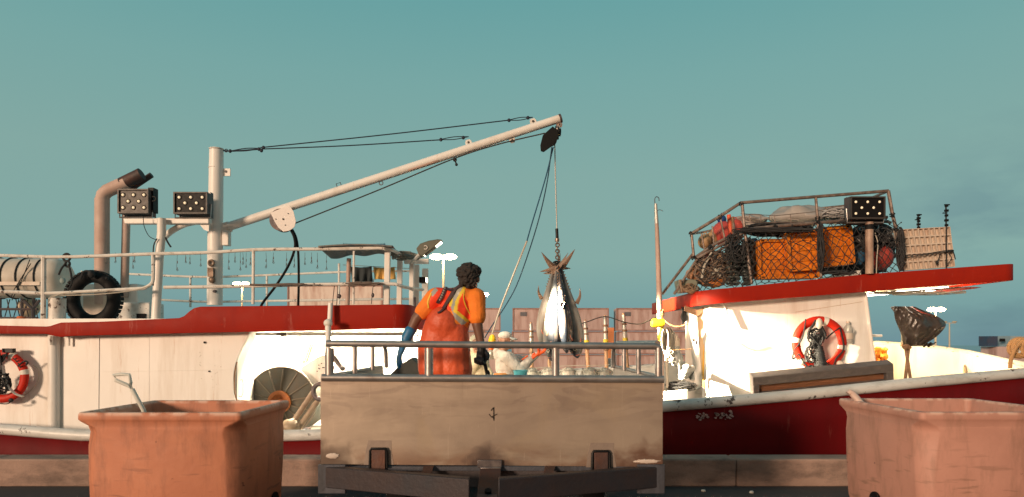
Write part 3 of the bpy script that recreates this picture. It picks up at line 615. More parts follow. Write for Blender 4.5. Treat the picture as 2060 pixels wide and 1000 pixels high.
lamp('deck_flood_light', 'SPOT', (FLX.x, 8.30, FLX.z-.05), (2.8, 9.4, 1.12), 17000, color=(1, .8, .54), spot_size=R(30), spot_blend=.9, shadow_soft_size=.04)
lamp('deck_flood_fill', 'SPOT', (FLX.x+.01, 8.31, FLX.z-.06), at(1100, 780, 9.2), 75, color=(1, .84, .6), spot_size=R(105), spot_blend=.5, shadow_soft_size=.05)

sp = part('added_fascia_lamp', MB().box((-1.36, 10.3, 2.46), (.1, .16, .09)), dark, boat, bevel=.01)  # fixture added among the posts to brighten the wheelhouse fascia's aft face
part('lamp_glass', MB().box((-1.305, 10.3, 2.46), (.012, .13, .07)), bpy.data.materials['flood_glass_glow'], sp)
lamp('added_fascia_light', 'SPOT', (-1.29, 10.3, 2.46), (2.56, 11.0, 2.14), 12000, color=(1, .8, .42), spot_size=R(17), spot_blend=.6, shadow_soft_size=.04)  # added spot, reaches only the aft fascia
# ---------------- wheelhouse
def zb(X): return 2.03+(X-2.72)*(2.36-2.03)/4.14
def zh(X): return float(np.interp(X, [2.5, 3.0, 4.8, 6.9], [.2, .2, .24, .225]))
path = [(2.56, 12.2), (2.58, 9.6)]; cx, cy, rr_ = 2.93, 9.55, .35
for k in range(1, 9): a_ = k/8*math.pi/2; path.append((cx-rr_*math.cos(a_), cy-rr_*math.sin(a_)))
for i in range(1, 13): path.append((2.93+i*(6.72-2.93)/12, 9.2))
for k in range(1, 9): a_ = k/8*math.pi/2; path.append((6.72+.2*math.sin(a_), 9.4-.2*math.cos(a_)))
path.append((6.92, 12.2))
band([(x, y, zb(x)+zh(x), zb(x)) for x, y in path], red, boat, 'wheelhouse_fascia')
g = MB(); q = [(x+(.04 if x < 4 else -.04), y+.03) for x, y in path]
vs = [Vector((x, y, zb(x)+.035)) for x, y in q]+[Vector((x, y, zb(x)+.13)) for x, y in q]; m_ = len(q)
g.add(vs, [list(range(m_)), list(range(2*m_-1, m_-1, -1))]+[(i, i+m_, (i+1) % m_+m_, (i+1) % m_) for i in range(m_)])
part('wheelhouse_roof', g, white, boat)
DWH = 9.4
XL = at(1428, 0, DWH).x
wl = part('wheelhouse_wall', MB().prism([Vector((XL, DWH, zb(XL)+.03)), Vector((4.93, DWH, zb(4.93)+.03)), at(1760, 745, DWH), at(1766, 815, DWH), at(1432, 815, DWH)], (0, .05, 0)), white, boat)
g = MB()
g.tube([Vector((4.93, DWH-.005, zb(4.93))), at(1761, 745, DWH), at(1766, 812, DWH)], .022, 8); part('corner_trim', g, white, wl)
g = MB(); g.tube([at(1455, 607, DWH-.04), at(1468, 655, DWH-.06)], .014, 8); part('drain_tube', g, white_old, wl)
g = MB(); g.tube([at(1600, 628, DWH+.0), at(1735, 607, DWH+.0)], .004, 4); part('seam', g, whiteplastic, wl)
g = MB(); g.box((4.9, 10.2, (zb(4.9)+.6)/2+.3), (.05, 1.4, zb(4.9)-.56)); g.box(((XL+4.9)/2, 10.8, 1.3), (4.9-XL-.05, .05, 1.45))
g.box((XL+.03, 9.62, 1.25), (.06, .33, 1.55)); part('wheelhouse_back', g, white, boat)
# door leaf and frame
dl = part('door', MB().prism([at(1379, 624, 9.95), at(1403, 633, 9.8), at(1414, 778, 9.8), at(1400, 784, 9.95)], (.05, .04, 0)), white, boat, bevel=.006)
part('door_edge', MB().prism([at(1404, 632, 9.76), at(1416, 621, 9.7), at(1421, 755, 9.7), at(1415, 780, 9.76)], (0, .05, 0)), M('cream_wood_edge', (.6, .42, .25), .6, c2=(.5, .33, .18)), dl)
part('latch', MB().box(at(1396, 684, 9.7), (.03, .03, .05)).box(at(1401, 690, 9.7), (.02, .03, .06)), darksteel, dl)
part('door_header', MB().prism([at(1379, 615, 9.7), at(1404, 624, 9.7), at(1416, 618, 9.7), at(1418, 626, 9.7), at(1403, 636, 9.7), at(1378, 625, 9.7)], (0, .05, 0)), wood, dl)
# coaming / fish hatch on the foredeck
g = MB(); g.prism([at(1336, 788, 9.0), at(1384, 783, 9.0), at(1384, 812, 9.0), at(1336, 816, 9.0)], (0, .06, 0)); g.prism([at(1430, 766, 9.1), at(1466, 776, 9.0), at(1480, 812, 9.0), at(1430, 812, 9.1)], (0, .05, 0))
g.prism([at(1345, 785, 10.4), at(1425, 778, 10.4), at(1425, 800, 10.4), at(1345, 805, 10.4)], (0, .05, 0)); part('hatch_coaming', g, white, boat, bevel=.01)
# soffit lamps under the visor
ztv = zb(5.8)-.03
sl = part('visor_lamp', MB().box((5.7, 9.75, ztv), (1.2, .09, .045), (0, -R(4.6), 0)), tubem, boat)
g = MB(); tangle(g, (5.7, 9.5, ztv-.03), (.8, .1, .04), 4, .006, 9, 30); g.tube([(5.0, 9.45, zb(5)-.02), (5.6, 9.45, zb(5.6)-.035), (6.3, 9.45, zb(6.3)-.03)], .012, 6); part('soffit_cable', g, whiterope, sl)
part('red_flap', MB().prism([at(1870, 583, 9.6), at(1950, 577, 9.5), at(1976, 578, 9.5), at(1960, 581, 9.6), at(1900, 586, 9.8)], (0, .3, .0)), red, boat)
lamp('visor_light', 'AREA', (5.7, 10.1, ztv-.05), (6.8, 12.2, .9), 120, shape='RECTANGLE', size=1.3, size_y=.2, color=(1, .7, .3))
lamp('visor_up_light', 'AREA', (5.75, 10.0, ztv-.22), (5.75, 9.9, 4), 16, shape='RECTANGLE', size=1.2, size_y=.3, color=(1, .88, .7))
# roof cage (part of boat)
cage = MB()
def cg(pts, d, r_=.02): cage.tube([at(*(p if len(p) == 3 else (*p, d))) for p in pts], r_, 8)
cg([(1391, 470, 9.5), (1447, 436, 9.4), (1490, 408), (1787, 384)], 9.3, .023)
cg([(1787, 384), (1795, 430), (1803, 462), (1812, 545)], 9.3, .024)
cg([(1493, 410), (1498, 462), (1512, 572)], 9.3, .022); cg([(1641, 396), (1645, 445), (1652, 560)], 9.3, .02); cg([(1391, 470, 9.5), (1396, 520, 9.5)], 9.4)
cg([(1396, 520, 9.5), (1440, 490, 9.4), (1498, 462), (1560, 455), (1785, 437)], 9.3, .023); cg([(1408, 527, 9.5), (1496, 475, 9.3)], 9.3, .018); cg([(1403, 519, 9.45), (1498, 467, 9.25)], 9.3, .02)
cg([(1332, 592, 9.7), (1396, 508, 9.5)], 9.5, .02); cg([(1356, 592, 9.6), (1402, 522, 9.5)], 9.5, .02); cg([(1449, 437, 9.4), (1458, 480, 9.4)], 9.4, .014); cg([(1433, 455, 9.5), (1437, 498, 9.5)], 9.4, .012); cg([(1411, 470, 9.5), (1418, 507, 9.5)], 9.4, .012); cg([(1475, 445, 9.5), (1480, 480, 9.4)], 9.4, .012)
cg([(1391, 470, 9.5), (1410, 468, 12), (1640, 420, 12), (1720, 412, 12), (1785, 385, 9.35)], 11.8, .02); cg([(1650, 437, 11.8), (1712, 414, 11.8)], 11.8, .018)
cg([(1490, 430, 9.35), (1560, 434, 9.35), (1640, 426, 9.35), (1700, 412, 9.35)], 9.3, .005); cg([(1500, 448, 9.35), (1640, 447, 9.35)], 9.3, .005)
for px in (1508, 1530, 1558, 1590): cg([(px, 432, 9.35), (px+1, 448, 9.35)], 9.3, .006)
part('roof_cage', cage, M('weathered_tube', (.3, .235, .2), .5, metal=.35, c2=(.13, .08, .06), var=.9, scale=12, grime=(.05, .04, .035), gamt=.6, gscale=(9, 9, 9)), boat)
g = MB()
for x, y, d in ((1492, 409, 9.3), (1449, 437, 9.4), (1391, 471, 9.5), (1498, 462, 9.28), (1643, 447, 9.28), (1803, 460, 9.28), (1795, 432, 9.28), (1396, 518, 9.5), (1645, 440, 9.28), (1560, 455, 9.28), (1700, 441, 9.28), (1430, 498, 9.4), (1402, 523, 9.5), (1470, 477, 9.3)):
    tangle(g, at(x, y, d-.02), (.035, .035, .04), 3, .007, int(x), 14)
part('cage_lashing', g, blackrope, boat)
led_flood(1709, 396, 1779, 441, 9.1, dark, boat, lens_r=.017)
fp = part('flood_post', MB().tube([at(1749, 447, 9.15), at(1749, 551, 9.15)], .052, 14), M('tan_post', (.45, .31, .23), .55, c2=(.33, .2, .14), grime=(.09, .04, .03), gscale=(4, 4, 3), gamt=.7), boat)
part('post_band', MB().tube([at(1749, 452, 9.15), at(1749, 462, 9.15)], .0545, 14), black, fp)
g = MB()
for px, ya, yb, d in ((1848, 431, 462, 9.9), (1904, 411, 460, 9.3)):
    g.tube([at(px, yb+60 if px < 1900 else yb+84, d), at(px-1, ya, d)], .010, 6); h = yb-ya
    for k in range(5): p = at(px, ya+h*(k+.3)/5, d); g.box(p, (.035+.012*(k % 2), .03, .03)); 
    g.box(at(px+1, ya+1, d), (.07, .02, .015)).box(at(px-3, ya+h*.36, d), (.06, .02, .012))
part('antenna', g, dark, boat)

# ================================================================== THINGS ON THE AFT CABIN ROOF
lr = thing('life_raft_canister', at(20, 604, 9.7), 'white barrel-shaped life raft canister with dark straps on the cabin roof', 'life raft')
d = 9.7; a = at(-90, 560, d); rr = .285
prof = [(.12, 0), (.2, .02), (.26, .07), (rr, .15)]; ln = at(137, 0, d).x-a.x
prof = prof+[(rr, .3), (rr+.004, .31), (rr, .32), (rr, ln-.15), (.26, ln-.07), (.2, ln-.02), (.12, ln)]
part('shell', MB().lathe(prof, a, (1, 0, 0), 32), M('raft_shell', (.72, .66, .58), .4, c2=(.6, .52, .43), grime=(.35, .24, .15), gscale=(3, 3, 1), gamt=.4), lr)
part('seam_band', MB().box((a.x+ln/2, d-rr, a.z-.1), (ln-.4, .03, .05)), whiteplastic, lr)
for px in (2, 30, 60, 96): part('strap', MB().torus((at(px, 0, d).x, d, a.z), rr+.006, .012, (1, 0, 0), 30, 6), blackrope, lr)
part('drain_knob', MB().ell(at(126, 565, d-.24), (.04, .03, .045)), M('grey_green_knob', (.3, .36, .34), .5), lr)
g = MB(); g.tube(pxpath([(60, 522), (45, 560), (24, 604)], d-.31, 8), .006, 5); g.tube(pxpath([(62, 530), (30, 580), (22, 600)], d-.31, 8), .006, 5); part('lashing_line', g, blackrope, lr)
g = MB()
for py in (622, 640): g.tube([at(-90, py, 9.6), at(76, py, 9.6)], .02, 6)
for px in (-60, 0, 44, 68): g.tube([at(px, 600, 9.6), at(px, 652, 9.6)], .02, 6)
g.tube([at(44, 602, 9.5), at(66, 622, 9.5), at(80, 604, 9.5)], .022, 6); g.tube([at(66, 622, 9.5), at(67, 652, 9.5)], .022, 6)
for k in range(7): g.tube([at(-40+k*18, 602, 9.8), at(-30+k*18, 650, 9.8)], .007, 5); g.tube([at(-34+k*18, 602, 9.85), at(-48+k*18, 650, 9.85)], .007, 5)
g.box(at(30, 653, 9.7), (1.4, .4, .05)); single('raft_cradle', g, darksteel, 'dark steel cradle of rods under the white life raft canister', 'cradle')
single('buoy', MB().ell(at(58, 618, 10.1), .15), M('cream_buoy', (.65, .5, .34), .5), 'pale round buoy under the life raft canister', 'buoy')
g = MB(); g.ell(at(44, 640, 9.3), (.06, .05, .025), nz=.5, ns=3).ell(at(68, 653, 8.9), (.055, .05, .03), nz=.5, ns=3, seed=3); single('orange_rag', g, M('orange_cloth', (.6, .16, .05), .8, c2=(.35, .06, .03), scale=20), 'crumpled orange rag lying under the life raft canister', 'rag')
# tyre fender
ty = thing('tyre_fender', at(188, 650, 8.95), 'black tyre fender hanging on the cabin roof rail beside the raft', 'tyre')
part('tyre', MB().torus(at(188, 601, 8.95), .295, .083, (0.12, 1, 0), 48, 16, flat=1.0), black, ty)
g = MB(); c = at(188, 601, 8.95)
for k in range(40): a_ = 2*math.pi*k/40; g.box(c+Vector((.366*math.cos(a_), 0, .366*math.sin(a_))), (.024, .10, .045), (0, -a_, 0))
part('tread', g, black, ty)
g = MB(); g.tube(pxpath([(162, 562), (168, 548), (176, 545), (184, 550)], 8.8, 12), .014, 6); g.ell(at(184, 552, 8.8), (.045, .04, .045), nz=.3, ns=3); g.ell(at(215, 560, 8.8), (.025,)*3); part('hanging_rope', g, blackrope, ty)
g = MB(); g.torus(at(134, 518, 8.5), .045, .016, (0, 1, 0), 16, 6); g.torus(at(136, 531, 8.47), .035, .014, (.3, 1, 0), 16, 6); g.tube(pxpath([(132, 530), (124, 540), (118, 553)], 8.45, 8), .012, 6); g.tube(pxpath([(138, 532), (143, 552), (144, 570), (136, 585)], 8.45, 12), .012, 6)
single('knotted_rope', g, blackrope, 'black rope knotted on the upper rail above the white canister', 'rope')
g = MB(); g.tube(pxpath([(97, 608), (106, 595), (140, 594), (200, 592), (270, 584), (305, 574)], 8.44, 26), .007, 5); g.tube(pxpath([(100, 600), (130, 590), (180, 588), (230, 583)], 8.43, 20), .006, 5); single('pale_line', g, whiterope, 'thin pale line wound along the middle rail near the tyre', 'rope')
# small hook lines hanging from the rail
hk = M('hook_line', (.12, .12, .12), .5, metal=.3)
rnd = random.Random(8); proto = None
for i, px in enumerate((358, 373, 380, 404, 462, 474, 484, 490, 497, 503, 535, 550, 575, 590, 612, 625, 640, 655, 215, 232, 268, 272)):
    p = at(px+rnd.uniform(-2, 2), 508, 8.5); ln = rnd.uniform(18, 36)*8.5/F
    nm = 'hook_line'
    g = MB(); g.tube([p, p+Vector((rnd.uniform(-.015, .015), 0, -ln))], .0022, 4); q = p+Vector((0, 0, -ln*.55)); g.ell(q, (.006, .006, .02), seg=6, rings=4); q = p+Vector((0, 0, -ln)); g.torus(q, .010, .003, (0, 1, 0), 8, 4); g.ell(q+Vector((0, 0, .02)), (.005, .005, .018), seg=6, rings=4)
    tag(part(nm, g, hk, None, base=p), 'short fishing hook line dangling from the cabin roof rail', 'hook line', 'hook lines along the roof rail')
# canopy
cvm = M('camouflage_cloth', (.09, .12, .15), .8, c2=(.2, .19, .16), var=.95, scale=9, grime=(.35, .3, .24), gamt=.5, gscale=(12, 12, 12), bump=.5)
def cv(u, v):
    px = 640+u*150+v*(26-10*u); py = 499+math.sin(u*3)*-4+v*20*(1-.3*u)+2*math.sin(u*40)*v*(1-v)*3
    if v > .9: py += 2*math.sin(u*16)
    return at(px, py-(1-v)*3, 8.45+v*2.2)
canopy = single('canopy', MB().grid(cv, 60, 12), cvm, 'dark mottled cloth canopy stretched over the cabin roof rail', 'canopy', solid=.02)
part('frayed_edge', MB().grid(lambda u, v: at(690+u*85, 494+2*math.sin(u*3.1)-v*5*(1 if int(u*60) % 2 else .4), 8.6+v*.02), 60, 1), M('blue_fray', (.04, .12, .2), .8), canopy, solid=.01)
g = MB(); tangle(g, at(815, 515, 9.3), (.25, .3, .05), 9, .01, 3, 26); single('net_scraps', g, M('grey_net', (.25, .25, .22), .8), 'grey net scraps bundled at the canopy corner below the floodlight', 'net')
def cloth(px0, px1, py0, py1, d, m, label, name='cloth'):
    def fn(u, v): p = at(px0+u*(px1-px0)+v*2, py0+v*(py1-py0)+2*math.sin(math.pi*u)*(1-v), d); p.y += .03*math.sin(u*17+v*2)*(.3+v); return p
    return single(name, MB().grid(fn, 30, 10), m, label, 'cloth', 'cloths drying on the roof line', solid=.008)
cloth(705, 748, 536, 567, 10.6, M('charcoal_cloth', (.035, .045, .05), .9), 'charcoal cloth hanging on the line under the canopy')
cloth(751, 794, 537, 562, 10.6, M('ochre_cloth', (.8, .5, .16), .9), 'ochre yellow cloth hanging on the line beside charcoal cloth')
single('drying_line', MB().tube([at(690, 533, 10.62), at(838, 541, 10.62)], .005, 5), whiterope, 'thin line carrying two cloths across the cabin roof', 'line')
g = MB(); tangle(g, at(725, 572, 8.46), (.3, .03, .03), 4, .008, 6, 24); tangle(g, at(565, 573, 8.46), (.5, .03, .02), 3, .006, 16, 24); single('twine', g, M('brown_twine', (.16, .12, .1), .8), 'brown twine tangled along the middle rail left of posts', 'twine')
g = MB(); g.tube([at(752, 561, 8.7), at(747, 612, 8.7)], .005, 5); g.ell(at(750, 594, 8.7), (.02, .02, .03)); single('hanging_lead', g, darksteel, 'dark lead weight on a cord below the ochre cloth', 'weight', 'lead weights on the cabin roof rail')
g = MB(); g.tube([at(673, 574, 8.6), at(668, 618, 8.6)], .005, 5); g.tube([at(680, 574, 8.6), at(677, 618, 8.6)], .005, 5); g.ell(at(682, 596, 8.6), (.03, .02, .03)); single('hanging_lead', g, darksteel, 'dark weight on twin cords above the fascia post', 'weight', 'lead weights on the cabin roof rail')

# ================================================================== LIFE RINGS
ringred = M('ring_red', (.55, .022, .008), .5, c2=(.45, .018, .008), spec=.2, scale=4, grime=(.3, .03, .02), gamt=.4, gscale=(6, 6, 6), bump=.05)
ringwhite = M('ring_white_tape', (.75, .7, .62), .5)
def life_ring(c, Ro, r_, bands, label, wall):
    t = thing('life_ring', c+Vector((0, 0, -Ro)), label, 'life ring', 'life rings hung on the boat walls')
    part('ring', MB().torus(c, Ro-r_, r_, (0, 1, 0), 56, 18, flat=.75), ringred, t)
    for a_ in bands: part('tape_band', MB().torus(c, Ro-r_, r_*1.03, (0, 1, 0), 6, 18, R(-a_-5.5), R(-a_+5.5), flat=.78), ringwhite, t)
    return t
c = at(1648, 691, 9.30); rg = life_ring(c, .378, .058, (75, 172, 350, 262), 'orange-red life ring with coiled black line on wheelhouse wall', 9.4)
rc_ = M('black_coil', (.013, .014, .016), .6)
g = MB()
for i, (p0, p1, p2) in enumerate([((1621, 642), (1614, 680), (1597, 706)), ((1597, 706), (1595, 722), (1607, 712)), ((1690, 659), (1697, 700), (1682, 722)), ((1682, 722), (1676, 735), (1662, 731)), ((1690, 659), (1672, 672), (1662, 682)), ((1607, 712), (1616, 728), (1630, 744))]):
    g.tube(pxpath([p0, p1, p2], 9.22, 14), .010, 6)
part('grab_line', g, rc_, rg)
g = MB()
for s in range(9): 
    x0 = 1643+3*math.sin(s*2.4); w_ = 10+8*abs(math.sin(s*1.7)); g.tube(pxpath([(x0, 644), (x0-w_*(1 if s % 2 else -1), 668+s), (x0+w_*.3, 688), (1646, 704)], 9.18-.006*s, 18), .010, 6)
tangle(g, at(1641, 682, 9.16), (.11, .05, .15), 9, .0095, 12, 30); tangle(g, at(1631, 715, 9.17), (.08, .04, .13), 5, .009, 31, 26)
for k in range(17): p = at(1647+k*.3, 698+k*3, 9.17); g.torus(p, .045+.0025*k, .0125, (.12*math.sin(k), .1, 1), 16, 6)
tangle(g, at(1627, 739, 9.17), (.09, .04, .03), 3, .009, 17, 20)
single('coiled_line', g, rc_, 'thick coil of black throwing line hanging inside right life ring', 'rope')
whf = M('white_float', (.72, .66, .56), .45)
for i, (x, y, rx, rz, lb) in enumerate(((1648, 651, .045, .075, 'small white float at the top of the black coil'), (1612, 728, .06, .05, 'small white float below left of the right life ring'), (1691, 733, .05, .06, 'small white float below right of the right life ring'))):
    single('float', MB().ell(at(x, y, 9.12 if i == 0 else 9.25), (rx, .035, rz), (0, R(-25*i), 0), 14, 8), whf, lb, 'float', 'white floats by the right life ring')
# bottle
bt = thing('water_bottle', at(1708, 690, 9.33), 'clear plastic water bottle strapped to wall right of the life ring', 'bottle')
part('bottle', MB().lathe([(.05, 0), (.062, .02), (.062, .1), (.058, .12), (.062, .14), (.062, .19), (.05, .225), (.025, .25), (.022, .275)], at(1706, 690, 9.33), (0, 0, 1), 18), M('bottle_plastic', (.62, .6, .55), .15, c2=(.5, .48, .42), trans=.35), bt)
part('label', MB().lathe([(.064, 0), (.064, .08)], at(1706, 682, 9.33), (0, 0, 1), 18), whiteplastic, bt)
part('cap', MB().lathe([(.024, 0), (.024, .025)], at(1706, 650, 9.33), (0, 0, 1), 12), whiteplastic, bt)
part('handle', MB().torus(at(1713, 666, 9.3), .035, .008, (0, 1, 0), 14, 6), clear, bt)
c = at(4, 757, 8.43); rg = life_ring(c, .335, .052, (62, 10, 190), 'red life ring at the far left of the white cabin wall', 8.55)
g = MB()
for k in range(3): g.tube(pxpath([(-4+4*k, 728), (4+4*k, 716), (14, 712+2*k)], 8.35, 10), .010, 6)
g.tube(pxpath([(36, 737), (48, 727), (56, 729), (52, 735)], 8.36, 10), .010, 6); g.tube(pxpath([(0, 812), (16, 812), (26, 803)], 8.36, 10), .007, 6); tangle(g, at(1, 770, 8.34), (.13, .05, .16), 9, .010, 4, 26); g.box(at(18, 705, 8.4), (.13, .06, .05)).ell(at(22, 805, 8.36), (.03, .02, .025)); g.tube(pxpath([(-3, 700), (3, 740), (-2, 790)], 8.33, 12), .010, 6)
part('grab_line', g, rc_, rg)
g = MB(); g.tube(pxpath([(6, 735), (12, 768), (28, 790), (46, 798)], 8.345, 14), .028, 6, flat=.4); part('white_strap', g, ringwhite, rg)
g = MB()
for a_ in (25, 33, 42, 50): p = c+Vector((.283*math.cos(R(a_)), -.042, .283*math.sin(R(a_)))); g.box(p, (.03, .006, .012), (0, R(-a_+90), 0)).box(p+Vector((.02, 0, .004)), (.008, .006, .03), (0, R(-a_+90), 0))
part('faded_lettering', g, dark, rg)
g = MB(); g.tube(pxpath([(66, 735), (76, 743), (77, 765), (60, 788), (48, 796), (42, 806)], 8.52, 20), .005, 5); single('wall_line', g, whiterope, 'thin white line looped on the wall right of left life ring', 'rope')

# ================================================================== LINE DRUM AND WINCH GEAR
dr = thing('line_drum', at(565, 870, 9.2), 'large dark grey line drum with orange hub in the lit shelter', 'drum')
c = at(565, 808, 9.2); RD = 69*9.2/F
drm = M('drum_grey', (.105, .11, .095), .45, metal=.2, c2=(.06, .065, .055), var=.9, scale=6, grime=(.2, .13, .08), gamt=.35, gscale=(6, 6, 6), bump=.15)
part('front_flange', MB().lathe([(RD, 0), (RD, .03), (RD-.03, .035), (.16, .09)], c+Vector((0, .05, 0)), (0, -1, 0), 48), drm, dr)
part('core', MB().lathe([(.3, 0), (.3, .6)], c+Vector((0, .66, 0)), (0, -1, 0), 32), blackrope, dr)
part('back_flange', MB().lathe([(RD, 0), (RD, .03)], c+Vector((0, .7, 0)), (0, -1, 0), 48), drm, dr)
rb = M('drum_rib', (.2, .17, .13), .5, c2=(.12, .1, .08))
for k in range(14):
    a_ = 2*math.pi*(k+.35)/14; u = Vector((math.cos(a_), 0, math.sin(a_))); part('rib', MB().tube([c+u*.15+Vector((0, -.055, 0)), c+u*(RD-.02)+Vector((0, .012, 0))], .010, 6), rb, dr)
part('rim', MB().torus(c+Vector((0, .03, 0)), RD, .014, (0, 1, 0), 56, 8), rb, dr)
part('hub', MB().lathe([(.155, 0), (.155, .05), (.13, .06), (.1, .06), (.095, .03), (.05, .03), (.05, .08), (.0, .08)], c+Vector((0, -.03, 0)), (0, -1, 0), 28), M('orange_hub', (.5, .17, .04), .6, c2=(.25, .08, .03), var=.9, scale=14), dr)
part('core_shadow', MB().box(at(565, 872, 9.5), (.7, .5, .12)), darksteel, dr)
hm = thing('line_hauler', at(640, 870, 8.9), 'hydraulic line hauler with tan pipes beside the line drum', 'hauler')
part('plate', MB().prism([at(x, y, 9.35) for x, y in ((604, 738), (640, 716), (656, 712), (668, 735), (655, 770), (640, 778), (622, 772))], (0, .22, 0)), white, hm, bevel=.01)
rnd = random.Random(3); g = MB()
for i in range(7): g.lathe([(.008, 0), (.008, .01)], at(638+rnd.random()*14, 730+rnd.random()*20, 9.345), (0, -1, 0), 8)
part('bolt', g, dark, hm)
tanpipe = M('tan_pipe', (.38, .29, .2), .5, c2=(.25, .17, .12), var=.9, scale=9)
for (x0, y0, x1, y1) in ((632, 786, 588, 852), (644, 800, 600, 862)): part('pipe', MB().tube([at(x0, y0, 8.9), at(x1, y1, 8.85)], .036, 12), tanpipe, hm)
part('sheave', MB().torus(at(644, 788, 8.8), .1, .032, (.3, 1, 0), 28, 10), darksteel, hm)
part('base', MB().ell(at(584, 858, 8.8), (.12, .1, .1), nz=.15).box(at(584, 872, 8.8), (.25, .2, .1)), tanpipe, hm)
part('arm', MB().tube([at(668, 715, 9.2), at(686, 738, 9.15), at(690, 742, 9.1)], .035, 10), darksteel, hm)
g = MB(); g.tube([at(600, 704, 11.2), at(598, 738, 11.2)], .008, 5); g.tube([at(629, 694, 11.2), at(617, 729, 11.2)], .014, 5); g.tube([at(626, 692, 11.2), at(612, 730, 11.2)], .010, 5); g.torus(at(562, 690, 11.2), .03, .01, (0, 1, 0), 12, 6, 0, 3.5); single('hanging_gaff', g, wood, 'wooden gaffs and a hook hanging on the brightly lit wall', 'gaff')
g = MB(); g.tube([at(748, 740, 10), at(757, 700, 10)], .008, 5); single('short_rod', g, wood, 'thin dark rod leaning in the shelter behind trailer side rail', 'rod')
single('deck_box', MB().prism([at(x, y, 6.4) for x, y in ((768, 772), (800, 738), (828, 719), (848, 737), (858, 868), (768, 868))], (0, .25, 0)), M('dark_green_board', (.03, .036, .032), .6, c2=(.06, .06, .05), scale=9, bump=.3), 'dark green board leaning in the trailer left of the orange worker', 'board', bevel=.01)

# ================================================================== HANGING TUNA
tm = bpy.data.materials.new('tuna_skin'); tm.use_nodes = True
def tuna_mat():
    t = tm.node_tree; n = t.nodes; l = t.links; b = n['Principled BSDF']; b.inputs['Roughness'].default_value = .5; b.inputs['Specular IOR Level'].default_value = .3
    c = n.new('ShaderNodeTexCoord'); s = n.new('ShaderNodeSeparateXYZ'); l.new(c.outputs['Object'], s.inputs[0])
    no = n.new('ShaderNodeTexNoise'); no.inputs['Scale'].default_value = 9; no.inputs['Detail'].default_value = 6; l.new(c.outputs['Object'], no.inputs['Vector'])
    v = mth('ADD', s.outputs['X'], mth('MULTIPLY', mth('SUBTRACT', no.outputs[0], .5, n, l), .09, n, l), n, l)
    mr = n.new('ShaderNodeMapRange'); mr.inputs['From Min'].default_value = -.22; mr.inputs['From Max'].default_value = .22; l.new(v, mr.inputs['Value'])
    r = n.new('ShaderNodeValToRGB'); l.new(mr.outputs[0], r.inputs[0])
    st = [(0, (.42, .385, .34)), (.26, (.33, .31, .28)), (.42, (.16, .165, .16)), (.53, (.05, .06, .075)), (.68, (.012, .018, .03)), (1, (.008, .012, .02))]
    while len(r.color_ramp.elements) < len(st): r.color_ramp.elements.new(.5)
    for e, (p, q) in zip(r.color_ramp.elements, st): e.position = p; e.color = (*q, 1)
    n2 = n.new('ShaderNodeTexNoise'); n2.inputs['Scale'].default_value = 1; n2.inputs['Detail'].default_value = 4; mp_ = n.new('ShaderNodeMapping'); mp_.inputs['Scale'].default_value = (22, 22, 2.5); l.new(c.outputs['Object'], mp_.inputs[0]); l.new(mp_.outputs[0], n2.inputs['Vector'])
    k = n.new('ShaderNodeMapRange'); k.inputs['From Min'].default_value = .52; k.inputs['From Max'].default_value = .68; l.new(n2.outputs[0], k.inputs['Value'])
    m = n.new('ShaderNodeMixRGB'); l.new(mth('MULTIPLY', k.outputs[0], .65, n, l), m.inputs[0]); l.new(r.outputs[0], m.inputs[1]); m.inputs[2].default_value = (.26, .19, .14, 1); l.new(m.outputs[0], b.inputs['Base Color'])
    bp = n.new('ShaderNodeBump'); bp.inputs['Strength'].default_value = .2; l.new(n2.outputs[0], bp.inputs['Height']); l.new(bp.outputs[0], b.inputs['Normal'])
tuna_mat()
finm = M('tuna_fin', (.22, .15, .105), .5, c2=(.18, .1, .07), var=.9, scale=18, bump=.2)
gillm = M('red_gill', (.6, .12, .07), .35, c2=(.75, .38, .28), var=.9, scale=14)
eyem = M('fish_eye', (.01, .01, .012), .1); eyew = M('fish_eye_ring', (.6, .55, .4), .3)
